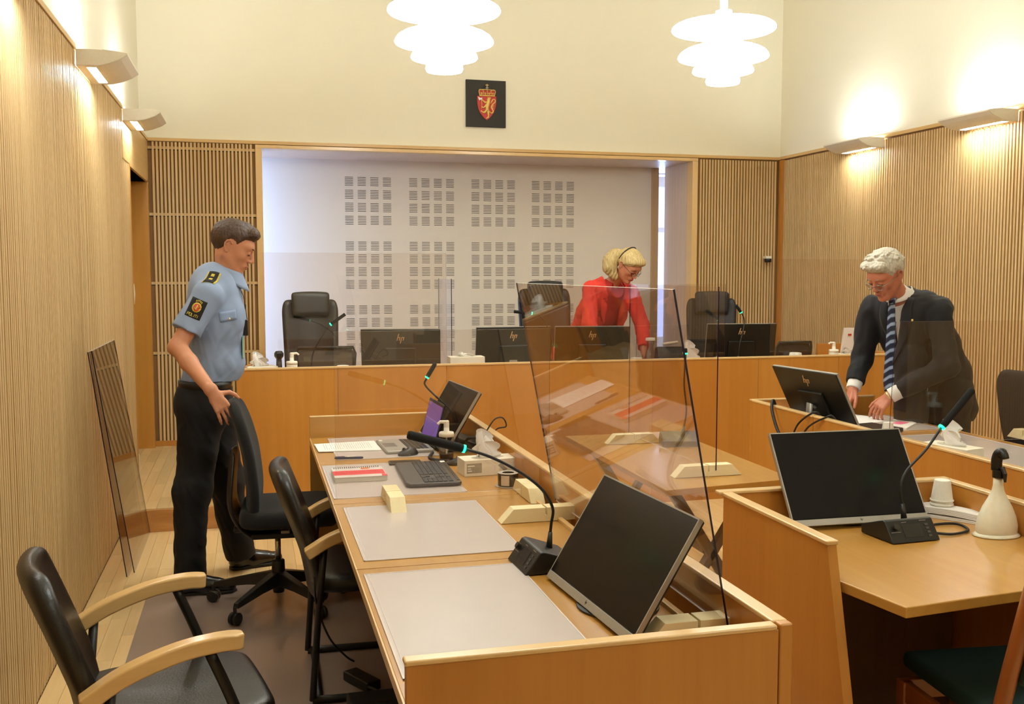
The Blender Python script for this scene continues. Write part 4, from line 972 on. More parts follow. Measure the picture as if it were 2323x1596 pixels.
# tape roll in dark cup
t = thing('tape_roll', 'dark roll of wide tape lying on its side with a pale label', 'tape', (.975, 3.815, DZ), 0, None, local=True)
MB().lathe([(0, .0005), (.052, .0005), (.052, .003), (0, .003)], seg=32).build('loose_disc', mat('clear_disc', '#B9B2AC', .2), t, world=False)
MB().lathe([(.026, .004), (.041, .004), (.0415, .052), (.026, .052)], seg=36, cap=False).lathe([(.026, .052), (.041, .052)], seg=36, cap=False).build('tape', mat('tape_brown', '#1D1414', .25), t, world=False, smooth=False)
MB().lathe([(.041, .053), (.0425, .0545), (.027, .056), (.024, .0545)], seg=36, cap=False).build('top_film', mat('clear_disc', '#B9B2AC', .2), t, world=False)
b = MB(); A = np.linspace(R(215), R(262), 7)
b.add([(.0424*math.cos(a), .0424*math.sin(a), z) for a in A for z in (.008, .048)], [(2*i, 2*i+2, 2*i+3, 2*i+1) for i in range(6)]); b.build('label', mat('label_beige', '#CFC3AE', .6), t, world=False)
# mouse/camera bits and cables by the laptop
def cable(pts, r, label, name='cable', m=None, group='black cables', n=8):
    P = bez(pts, n); o = thing(name, label, 'cable', tuple(P[0]), 0, group); MB().tube(P, r, 8).build('cord', m or CABLE, o, smooth=True); return o
cable([(1.00, 4.60, .757), (1.01, 4.53, .80), (1.045, 4.5, .86), (1.085, 4.5, .915), (1.125, 4.5, .92), (1.14, 4.5, .88), (1.10, 4.52, .865), (1.07, 4.56, .80), (1.04, 4.6, .765)], .0035, 'thin black cable looping over the back panel beside the far left monitor')
cable([(.93, 4.66, .755), (.95, 4.58, .78), (.96, 4.5, .83), (1.0, 4.46, .835), (1.02, 4.44, .80), (1.03, 4.44, .757)], .007, 'thick black cable arching behind the white pump bottle')
cable([(.80, 4.55, .762), (.77, 4.45, .757), (.80, 4.38, .757), (.84, 4.36, .757)], .008, 'short black cable bundle beside the laptop')
cable([(1.02, 2.86, .757), (.985, 2.84, .785), (.965, 2.80, .775), (.99, 2.76, .757)], .0035, 'small black cable loop behind the near monitor')
cable([(2.13, 2.80, .757), (2.20, 2.84, .756), (2.28, 2.83, .756), (2.26, 2.75, .756), (2.18, 2.72, .756), (2.13, 2.74, .757)], .0045, 'black cable loop on the lower right desk beside the microphone unit')
cable([(2.86, 5.02, .77), (2.83, 5.02, .85), (2.80, 5.0, .885), (2.77, 4.95, .83), (2.76, 4.85, .72), (2.77, 4.78, .70)], .009, 'thick black cable hanging over the right desk panel')
cable([(2.87, 4.60, .80), (2.83, 4.58, .868), (2.80, 4.60, .868), (2.77, 4.68, .80), (2.765, 4.74, .70)], .005, 'black cable over the panel behind the monitor of the man, upper one')
cable([(2.87, 4.42, .78), (2.83, 4.44, .868), (2.80, 4.46, .868), (2.77, 4.58, .80), (2.765, 4.66, .70)], .005, 'black cable over the panel behind the monitor of the man, lower one')
cable([(.20, 3.62, .50), (.21, 3.66, .38), (.26, 3.75, .22), (.33, 3.86, .10), (.365, 3.90, .06)], .004, 'thin black cord hanging from the armchair to the power brick')
cable([(.40, 3.71, .03), (.43, 3.66, .03), (.46, 3.60, .02)], .006, 'short black plug cord between power brick and black box on the floor')
# floor items
t = thing('power_brick', 'black power brick on the floor under the left desks', 'power supply', (.385, 3.80, .004), R(-62), None, local=True)
MB().box((-.085, -.032, 0), (.085, .032, .038)).build('case', BLACKP, t, world=False, bevel=.006)
t = thing('floor_box', 'black floor box with small silver socket at the bottom edge', 'box', (.42, 3.40, .004), 0, None)
MB().box((.30, 3.28, .0045), (.62, 3.52, .10)).build('case', BLACKP, t, bevel=.01)
MB().box((.40, 3.40, .1), (.44, 3.415, .102)).build('socket', CHROME, t)

# paper on man's desk
t = thing('paper_stack', 'open white papers under the hands of the man in the suit', 'paper', (3.35, 4.98, DZ+.003), 0, 'papers on the right desks')
MB().prism([(3.12, 5.10, DZ+.0032), (3.22, 4.80, DZ+.0032), (3.50, 4.90, DZ+.0032), (3.42, 5.16, DZ+.0032)], (0, 0, .012)).build('pages', PAPER, t, bevel=.001)
t = thing('paper_stack', 'white papers with a pink note right of the hands', 'paper', (3.5, 4.85, DZ+.003), 0, 'papers on the right desks')
MB().prism([(3.37, 4.80, DZ+.003), (3.40, 4.64, DZ+.003), (3.58, 4.80, DZ+.003), (3.60, 5.0, DZ+.003)], (0, 0, .008)).build('pages', PAPER, t, bevel=.001)
MB().prism([(3.43, 4.81, DZ+.0115), (3.45, 4.76, DZ+.0115), (3.53, 4.80, DZ+.0115), (3.51, 4.85, DZ+.0115)], (0, 0, .002)).build('pink_note', mat('pink_note', '#F06C94', .7), t)
t = thing('laptop', 'closed black laptop beside the tilted monitor of the man', 'laptop', (3.18, 4.66, DZ+.003), R(12), None, local=True)
MB().box((-.14, -.11, 0), (.14, .11, .022)).build('body', BLACKP, t, world=False, bevel=.005)
t = thing('saucer', 'small white round dish behind the cup on the right desks', 'dish', (3.10, 4.20, DZ), 0, None, local=True)
MB().lathe([(0, .002), (.04, .002), (.06, .012), (.055, .013), (.04, .006), (0, .006)], seg=28).build('plate', CUPM, t, world=False, smooth=True)
t = thing('napkin', 'flat pale napkin on the right desks beside the tissue box', 'napkin', (2.98, 4.05, DZ), R(15), None, local=True)
MB().box((-.07, -.06, .001), (.07, .06, .008)).build('cloth', mat('napkin_cream', '#E9DFC6', .8), t, world=False, bevel=.002)
# stack of napkins on near right desk
t = thing('napkin_stack', 'long stack of folded white napkins beside the spray bottle', 'napkins', (2.30, 2.88, DZ), 0, None)
def nap(u, v): return (2.205+.20*u, 3.0-.24*u-.075*(1-v), DZ+.020+.006*math.sin(u*5)+.001*v)
for k in range(6):
    MB().grid(lambda u, v: (2.225+.155*u+.045*v+.001*k, 3.00-.22*u+.07*v, DZ+.003+.0052*k+.006*math.sin(min(1, u*1.2)*PI)*(k > 1)), 12, 3).build('napkin', PAPER, t, smooth=False, solid=.0042)
# spray bottle
t = thing('spray_bottle', 'white bell shaped spray bottle with black nozzle on the lower right desk', 'bottle', (2.318, 2.69, DZ), 0, None, local=True)
SPR = mat('bottle_white', '#EAE2C8', .35, sss=.15)
MB().lathe([(0, .006), (.066, .006), (.070, .016), (.070, .035), (.064, .062), (.050, .095), (.034, .122), (.022, .145), (.0175, .165), (.017, .195), (.0, .195)], seg=36, M=Matrix.Diagonal((1, .7, 1))).build('bottle_body', SPR, t, world=False, smooth=True)
MB().lathe([(.078, .001), (.080, .004), (.066, .012), (.0, .012)], seg=36, M=Matrix.Diagonal((1, .72, 1))).build('base_flange', SPR, t, world=False, smooth=True)
MB().tube([(0, 0, .190), (0, 0, .215)], .019, 16).build('collar', BLACKP, t, world=False)
MB().tube(bez([(0, .01, .212), (0, .010, .245), (0, .0, .268), (0, -.018, .270), (0, -.026, .255)], 5), [.017]*10+[.016]*5+[.013]*6, 14).build('nozzle', BLACKP, t, world=False, smooth=True)
MB().tube([(0, -.014, .225), (0, -.028, .205), (0, -.030, .18)], [.008, .007, .004], 8).build('trigger', mat('knob_black', '#24201D', .3), t, world=False)
# wall devices
t = thing('wall_camera', 'small dark camera on the slatted back wall near the right corner', 'camera', (4.815, 8.70, 1.70), 0, None)
MB().lathe([(0, 0), (.03, 0), (.034, .02), (.03, .035), (0, .035)], (4.815, 8.745, 1.69), 20).build('dome', BLACKP, t)
MB().box((4.785, 8.73, 1.725), (4.845, 8.785, 1.75)).build('bracket', WHITEP, t, bevel=.003)
t = thing('wall_telephone', 'white wall telephone inside the door recess at left', 'telephone', (-.97, 8.69, 1.35), 0, None)
MB().box((-.985, 8.60, 1.33), (-.935, 8.715, 1.51)).build('housing', WHITEP, t, bevel=.008)
MB().tube([(-.928, 8.63, 1.34), (-.918, 8.63, 1.42), (-.928, 8.63, 1.50)], [.014, .010, .014], 10).build('handset', WHITEP, t, smooth=True)
t = thing('door_sensor', 'small white sensor in the door recess above the telephone', 'sensor', (-.97, 8.69, 1.90), 0, None)
MB().lathe([(0, 0), (.035, 0), (.035, .03), (.02, .07), (0, .08)], (-.96, 8.66, 1.88), 20).build('dome', WHITEP, t, smooth=True)
t = thing('light_switch', 'small white switch below the telephone in the door recess', 'switch', (-.985, 8.66, 1.22), 0, None)
MB().box((-.985, 8.63, 1.20), (-.955, 8.71, 1.27)).build('plate', WHITEP, t, bevel=.003)
MB().box((-.955, 8.65, 1.215), (-.950, 8.69, 1.255)).build('rocker', WHITEP, t, bevel=.001)
t = thing('floor_socket', 'small white plug near the floor at the door recess', 'plug', (-.86, 7.9, HP), 0, None)
MB().box((-.88, 7.9, HP+.001), (-.84, 7.96, HP+.09)).build('plate', WHITEP, t, bevel=.006)
# ================================================================ PEOPLE (signed distance volumes turned into smooth meshes)
F32 = np.float32
def nets(D, org, h):
    """surface nets: one vertex per sign-changing cell"""
    ins = D < 0
    c = np.zeros(tuple(s-1 for s in D.shape), np.int8)
    sl = [(slice(0, -1), slice(1, None))[b] for b in (0, 1)]
    for i in (0, 1):
        for j in (0, 1):
            for k in (0, 1): c += ins[sl[i], sl[j], sl[k]]
    act = (c > 0) & (c < 8); I, J, K = np.nonzero(act); n = len(I)
    idx = -np.ones(act.shape, np.int32); idx[act] = np.arange(n)
    val = {(i, j, k): D[I+i, J+j, K+k] for i in (0, 1) for j in (0, 1) for k in (0, 1)}
    P = np.zeros((n, 3)); W = np.zeros(n)
    for a in val:
        for ax in range(3):
            if a[ax] == 0:
                b = list(a); b[ax] = 1; b = tuple(b); va, vb = val[a], val[b]; m = (va < 0) != (vb < 0)
                t = np.where(m, va/np.where(m, va-vb, 1), 0); q = np.array(a, float)[None, :].repeat(n, 0); q[:, ax] += t
                P += q*m[:, None]; W += m
    P = P/W[:, None]+np.stack([I, J, K], 1); V = np.array(org)+P*h
    fs = []
    for ax in range(3):
        o1, o2 = [(1, 2), (2, 0), (0, 1)][ax]
        s0 = [slice(1, -1)]*3; s1 = [slice(1, -1)]*3; s0[ax] = slice(0, -1); s1[ax] = slice(1, None)
        A, B = ins[tuple(s0)], ins[tuple(s1)]; X = np.nonzero(A != B); flip = A[X]
        g = [x.copy() for x in X]
        for q in range(3):
            if q != ax: g[q] = g[q]+1
        def cell(d1, d2):
            e = [x.copy() for x in g]; e[o1] = e[o1]-d1; e[o2] = e[o2]-d2; return idx[e[0], e[1], e[2]]
        quad = np.stack([cell(1, 1), cell(0, 1), cell(0, 0), cell(1, 0)], 1)
        quad = np.where(flip[:, None], quad, quad[:, ::-1]); fs.append(quad)
    Q = np.concatenate(fs); Q = Q[(Q >= 0).all(1)]
    return V, Q
class Vol:
    def __init__(s, h=.0045): s.p = []; s.h = h; s.cutsall = []; s.disp = None; s.D = None
    def cap(s, a, b, ra, rb=None, k=.02, flat=None, cuts=(), op='u'):
        s.p.append(('c', np.array(a, float), np.array(b, float), ra, rb if rb is not None else ra, k, flat, cuts, op)); return s
    def ell(s, c, r, M=None, k=.02, cuts=(), op='u'):
        s.p.append(('e', np.array(c, float), np.array(r, float), np.array(M if M is not None else np.eye(3)), k, cuts, op)); return s
    def chain(s, pts, rs, k=.02, flat=None, cuts=()):
        for i in range(len(pts)-1): s.cap(pts[i], pts[i+1], rs[i], rs[i+1], k, flat, cuts)
        return s
    def run(s):
        lo = np.full(3, 1e9); hi = np.full(3, -1e9); B = []
        for q in s.p:
            if q[0] == 'c': r = max(q[3], q[4]); l = np.minimum(q[1], q[2])-r; u = np.maximum(q[1], q[2])+r
            else: r = max(q[2]); l = q[1]-r; u = q[1]+r
            B.append((l, u))
            if q[-1] == 'u': lo = np.minimum(lo, l); hi = np.maximum(hi, u)
        h = s.h; lo = lo-4*h; hi = hi+4*h; N = np.ceil((hi-lo)/h).astype(int)+1
        D = np.full(N, .2, F32); s.org = lo; ax = [lo[i]+h*np.arange(N[i]) for i in range(3)]
        for q, (l, u) in zip(s.p, B):
            k = q[5] if q[0] == 'c' else q[4]; m = k+3*h
            i0 = np.maximum(((l-m-lo)/h).astype(int), 0); i1 = np.minimum(((u+m-lo)/h).astype(int)+2, N)
            S = tuple(slice(a, b) for a, b in zip(i0, i1)); X, Y, Z = np.meshgrid(*[ax[i][S[i]].astype(F32) for i in range(3)], indexing='ij')
            if q[0] == 'c':
                a, b, ra, rb, flat, cuts = q[1], q[2], q[3], q[4], q[6], q[7]
                d = b-a; L2 = d@d+1e-9; x, y, z = X-F32(a[0]), Y-F32(a[1]), Z-F32(a[2])
                t = np.clip((x*d[0]+y*d[1]+z*d[2])/L2, 0, 1).astype(F32)
                x -= t*F32(d[0]); y -= t*F32(d[1]); z -= t*F32(d[2]); sc = 1
                if flat is not None:
                    n, f = flat; n = np.array(n, float); n /= np.linalg.norm(n); dn = (x*n[0]+y*n[1]+z*n[2])*(1/f-1); x += dn*F32(n[0]); y += dn*F32(n[1]); z += dn*F32(n[2]); sc = (1+f)/2
                v = (np.sqrt(x*x+y*y+z*z)-(ra+(rb-ra)*t))*sc
            else:
                c, r, M, cuts = q[1], q[2], q[3], q[5]
                x, y, z = X-F32(c[0]), Y-F32(c[1]), Z-F32(c[2]); A = [(x*M[0, i]+y*M[1, i]+z*M[2, i])/r[i] for i in range(3)]
                k0 = np.sqrt(A[0]**2+A[1]**2+A[2]**2); k1 = np.sqrt((A[0]/r[0])**2+(A[1]/r[1])**2+(A[2]/r[2])**2)+1e-6; v = k0*(k0-1)/k1
            for f in cuts: v = np.maximum(v, f(X, Y, Z))
            v = v.astype(F32); c0 = D[S]
            if q[-1] == 'u':
                hh = np.clip(.5+.5*(v-c0)/k, 0, 1) if k > 0 else None
                D[S] = (v*(1-hh)+c0*hh-k*hh*(1-hh)) if k > 0 else np.minimum(v, c0)
            else:
                hh = np.clip(.5-.5*(v+c0)/k, 0, 1); D[S] = c0*(1-hh)+(-v)*hh+k*hh*(1-hh)
        if s.disp or s.cutsall:
            X, Y, Z = np.meshgrid(*[a.astype(F32) for a in ax], indexing='ij')
            if s.disp: D = D+s.disp(X, Y, Z).astype(F32)
            for f in s.cutsall: D = np.maximum(D, f(X, Y, Z).astype(F32))
        s.D = D; return s
    def at(s, p):
        g = (np.array(p)-s.org)/s.h; i = np.clip(g.astype(int), 0, np.array(s.D.shape)-2); f = g-i; r = 0
        for a in (0, 1):
            for b in (0, 1):
                for c in (0, 1): r += s.D[i[0]+a, i[1]+b, i[2]+c]*(f[0] if a else 1-f[0])*(f[1] if b else 1-f[1])*(f[2] if c else 1-f[2])
        return r
    def hit(s, p, d, mx=.4, out=.0):
        """march from p along d to the surface"""
        p = np.array(p, float); d = np.array(d, float); d /= np.linalg.norm(d); t = 0; st = .003
        while t < mx:
            if s.at(p+d*t) < 0: break
            t += st
        for _ in range(6): st /= 2; t += -st if s.at(p+d*t) < 0 else st
        return Vector(p+d*(t-out))
    def mesh(s, name, m, parent):
        if s.D is None: s.run()
        V, Q = nets(s.D, s.org, s.h); off = np.array(ORG.get(parent.name, Vector())); V = V-off
        me = bpy.data.meshes.new(name); me.vertices.add(len(V)); me.vertices.foreach_set('co', V.astype(F32).ravel())
        me.loops.add(Q.size); me.loops.foreach_set('vertex_index', Q.astype(np.int32).ravel()); me.polygons.add(len(Q))
        me.polygons.foreach_set('loop_start', np.arange(0, Q.size, 4, dtype=np.int32)); me.polygons.foreach_set('loop_total', np.full(len(Q), 4, np.int32))
        me.update(calc_edges=True); me.validate(); me.polygons.foreach_set('use_smooth', [True]*len(me.polygons))
        me.materials.append(m); o = bpy.data.objects.new(name, me); C.objects.link(o); o.parent = parent; ORG[o.name] = Vector(off)
        q = o.modifiers.new('smooth', 'SMOOTH'); q.factor = .5; q.iterations = 2
        return o
def plane(pt, n):
    pt = np.array(pt, float); n = np.array(n, float); n /= np.linalg.norm(n)
    return lambda X, Y, Z: (X-pt[0])*n[0]+(Y-pt[1])*n[1]+(Z-pt[2])*n[2]
def folds(amp, f, seed=0, zs=1., only=None):
    r = np.random.default_rng(seed); K = r.normal(size=(5, 3)); ph = r.uniform(0, 6, 5)
    def g(X, Y, Z):
        s = 0
        for i in range(5):
            k = K[i]*f*(.6+.25*i); s = s+np.sin(k[0]*X+k[1]*Y+k[2]*Z*zs+ph[i]+1.5*np.sin(k[1]*X*.7-k[0]*Z*.6+ph[i]*2))/(1+.4*i)
        s = s*amp
        return s*only(X, Y, Z) if only else s
    return g
def frame(fwd, up=(0, 0, 1)):
    f = Vector(fwd).normalized(); l = Vector(up).cross(f).normalized(); u = f.cross(l)
    return np.array([list(f), list(l), list(u)]).T          # columns: forward, left, up
def head_on(V, c, M, s=1., neck=None, female=False, lidk=0):
    """adds a head to a body volume. local axes: x forward, y left, z up"""
    c = np.array(c, float)
    L = lambda x, y, z: c+M@(np.array([x, y, z])*s)
    def E(p, r, k=.02, **kw): V.ell(L(*p), np.array(r)*s, M, k, **kw)
    E((-.014, 0, .036), (.098, .077, .086)); E((.022, 0, -.022), (.068, .062, .088), .03)
    jw = .9 if female else 1
    for q in (-1, 1):
        V.cap(L(-.012, q*.052*jw, -.045), L(.058, q*.020*jw, -.098), .020*s, .017*s, .03)
        V.ell(L(.052, q*.042, -.018), np.array([.024, .018, .02])*s, M, .02)
    V.ell(L(.076, 0, -.100), np.array([.018, .020, .016])*s, M, .022)
    V.cap(L(.070, -.035, .030), L(.070, .035, .030), .020*s, None, .02)
    for q in (-1, 1): V.ell(L(.098, q*.032, .006), np.array([.014, .017, .012])*s, M, .014, op='s')
    V.cap(L(.086, 0, .018), L(.107, 0, -.026), .0075*s, .0115*s, .010)
    for q in (-1, 1): V.ell(L(.098, q*.012, -.031), np.array([.011, .0075, .007])*s, M, .006)
    V.ell(L(.082, 0, -.062), np.array([.016, .026, .020])*s, M, .014)
    V.cap(L(.0965, -.006, -.0565), L(.0965, .006, -.0565), .0042*s, None, .004)
    for q in (-1, 1): V.cap(L(.0955, q*.004, -.0575), L(.087, q*.023, -.0605), .0042*s, .002*s, .004); V.cap(L(.0935, q*.002, -.0685), L(.087, q*.019, -.064), .005*s, .002*s, .004)
    V.cap(L(.100, -.020, -.0625), L(.100, .020, -.0625), .0025*s, None, .003, op='s')
    for q in (-1, 1):      # eyelids over the eyeballs
        V.ell(L(.0775, q*.031, .004), np.array([.0135, .0150, .0125])*s, M, .003)
        V.ell(L(-.014, q*.076, -.004), np.array([.016, .005, .028])*s, M@np.array(Matrix.Rotation(q*-.35, 3, 'Z')), .004)
        er = [(-.002, .082, .016), (-.010, .087, .027), (-.024, .090, .024), (-.030, .089, .008), (-.025, .086, -.010), (-.015, .082, -.024), (-.006, .078, -.028)]
        for a_, b_ in zip(er[:-1], er[1:]): V.cap(L(a_[0], q*a_[1], a_[2]), L(b_[0], q*b_[1], b_[2]), .0042*s, None, .002)
        V.cap(L(-.020, q*.083, .006), L(-.014, q*.081, -.010), .0035*s, None, .003)
        V.ell(L(-.009, q*.0865, -.002), np.array([.008, .006, .011])*s, M, .004, op='s')
    if neck is not None:
        V.cap(L(-.014, 0, -.050), neck, .050*s*(.86 if female else 1), .055*s*(.86 if female else 1), .02)
        V.cap(L(.005, 0, -.080), np.array(neck)+M@np.array([.015, 0, 0]), .034*s, .042*s, .025)
    return L
def face_details(t, L, M, s, browm, lipm, glasses=None, lashes=True):
    up = Vector(M[:, 2]); v3 = lambda *p: Vector(L(*p))
    for q in (-1, 1):
        MB().tube(bez([v3(.093, q*.014, .0255), v3(.0935, q*.030, .0315), v3(.080, q*.050, .026)], 4), [.0025*s]*6+[.003*s]*2+[.0012*s], 6).build('eyebrow', browm, t, smooth=True)
        MB().tube(bez([v3(.0865, q*.019, -.0015), v3(.0915, q*.031, -.0045), v3(.0825, q*.044, -.001)], 4), .0013*s, 6).build('eyelash', mat('lash_dark', '#2A1712', .6), t, smooth=True)
        w = MB(); b = []
        w.lathe([(math.sin(a)*.0129*s, math.cos(a)*.0129*s) for a in np.linspace(.001, PI-.001, 10)], tuple(v3(.0775, q*.031, .0018)), 14).build('eyeball', mat('eye_white', '#7F6A5C', .3), t, smooth=True)
    MB().tube(bez([v3(.0915, -.021, -.0605), v3(.1000, -.008, -.0575), v3(.1012, 0, -.0590), v3(.1000, .008, -.0575), v3(.0915, .021, -.0605)], 4), [.0012*s]+[.0028*s]*15+[.0012*s], 6).build('upper_lip', lipm, t, smooth=True)
    MB().tube(bez([v3(.0905, -.018, -.0645), v3(.0975, -.006, -.0680), v3(.0985, 0, -.0682), v3(.0975, .006, -.0680), v3(.0905, .018, -.0645)], 4), [.0012*s]+[.0033*s]*15+[.0012*s], 6).build('lower_lip', lipm, t, smooth=True)
    if glasses:
        gm, dz = glasses; o = MB()
        for q in (-1, 1):
            pts = [v3(.106-.012*abs(math.cos(a))*(math.cos(a)*q > 0), q*.033+.023*math.cos(a), -.004+dz+.016*math.sin(a)) for a in np.linspace(0, 2*PI, 21)]
            o.tube(pts, .0016*s, 6, cap=False)
            o.tube([v3(.098, q*.056, .004+dz), v3(.08, q*.070, .006+dz), v3(-.005, q*.080, .010+dz)], .0015*s, 6)
        o.tube([v3(.108, -.010, .0+dz), v3(.111, 0, .003+dz), v3(.108, .010, .0+dz)], .0016*s, 6)
        g = o.build('glasses', gm, t, smooth=True)
        for q in (-1, 1):
            MB().add([v3(.104, q*.033, -.004+dz)]+[v3(.105-.011*abs(math.cos(a))*(math.cos(a)*q > 0), q*.033+.0225*math.cos(a), -.004+dz+.0155*math.sin(a)) for a in np.linspace(0, 2*PI, 21)][:-1], [(0, i+1, (i+1) % 20+1) for i in range(20)]).build('lens', GLASSM, g)
def hand_on(V, w, d, n, side, curl=(.3, .35, .3), spread=.10, thumb=(.5, .6), s=1., r=.0085):
    """w wrist, d pointing direction, n back-of-hand normal; side +1: thumb towards n x d"""
    w = np.array(w, float); d = np.array(Vector(d).normalized()); n = np.array(n, float); n = n-d*(n@d); n /= np.linalg.norm(n); l = np.cross(n, d)*side
    P = lambda a, b, c: w+(d*a+l*b+n*c)*s
    V.cap(P(-.02, 0, 0), P(.02, 0, 0), .027*s, .026*s, .02, flat=(n, .72))
    for b in (-.028, -.010, .009, .026): V.cap(P(.015, b*.6, 0), P(.078, b, .002), .014*s, .0115*s, .008)
    V.cap(P(.03, -.02, -.006), P(.06, .02, -.006), .014*s, .014*s, .01)
    for i, (b, ln) in enumerate(((.027, .92), (.009, 1.0), (-.010, .94), (-.028, .76))):
        p = P(.082 - .004*(i == 3), b, .002); a = 0; ang = spread*(1.5-i)/1.5*.8
        q = d*math.cos(ang)+l*math.sin(ang)
        for j, (seg, cu) in enumerate(zip((.042, .027, .021), curl if not isinstance(curl[0], (tuple, list)) else curl[i])):
            a += cu; e = p+(q*math.cos(a)-n*math.sin(a))*seg*ln*s; rr = (r, r*.93, r*.85, r*.72)
            V.cap(p, e, rr[j]*s, rr[j+1]*s, .004); p = e
    t0 = P(.018, .026, -.006); a1, a2 = thumb
    t1 = t0+(d*math.cos(a1)*.042+l*math.sin(a1)*.042-n*.008)*s; V.cap(t0, t1, .0135*s, .0105*s, .008)
    t2 = t1+(d*math.cos(a1*.6)+l*math.sin(a1*.6)*.8-n*.3*a2)*.030*s; V.cap(t1, t2, .0105*s, .0095*s, .004)
    t3 = t2+(d*math.cos(a1*.4)+l*math.sin(a1*.2)-n*.5*a2)*.024*s; V.cap(t2, t3, .0095*s, .0075*s, .004)
def decal(vol, c, u, v, n, name, m, t, hw, hh, off=.0015, nu=9, nv=9, th=.0015, shape=None, src=None):
    """thin piece laid on the cloth: grid hw x hh around c, dropped along -n onto the surface"""
    c, u, v, n = [Vector(q) for q in (c, u, v, n)]; u.normalize(); v.normalize(); n.normalize(); b = MB()
    def f(a, q):
        x, y = (shape(a, q) if shape else ((a-.5)*2*hw, (q-.5)*2*hh)); return vol.hit(c+u*x+v*y+n*.08, -n, .3, off)
    b.grid(f, nu, nv); return b.build(name, m, t, smooth=True, solid=th)
SKIN1 = mat('skin_officer', '#C98A66', .5, sss=.12, bump=(120, .05, .05))
SKIN2 = mat('skin_woman', '#C78260', .5, sss=.12, bump=(120, .05, .05))
SKIN3 = mat('skin_man', '#C47A5C', .5, sss=.12, bump=(90, .06, .08))
SHIRTB = mat('pale_blue_shirt', '#8C9DBA', .8, bump=(500, .12, .04))
TROUS = mat('black_trousers', '#0B0A0A', .85, bump=(400, .15, .2))
SHOE = mat('black_shoe_leather', '#0D0B0A', .22, coat=.4)
def taper(hl, w=.028, a=.009):
    return lambda X, Y, Z: a*np.clip(1+hl(X, Y, Z)/w, 0, 1)
def both(f, g): return lambda X, Y, Z: f(X, Y, Z)+g(X, Y, Z)
def hairmat(name, c1, c2, rough=.55):
    m = wood(name, c1, c2, 'z', 120, rough, .0, .25, 0, .12, .5); return m

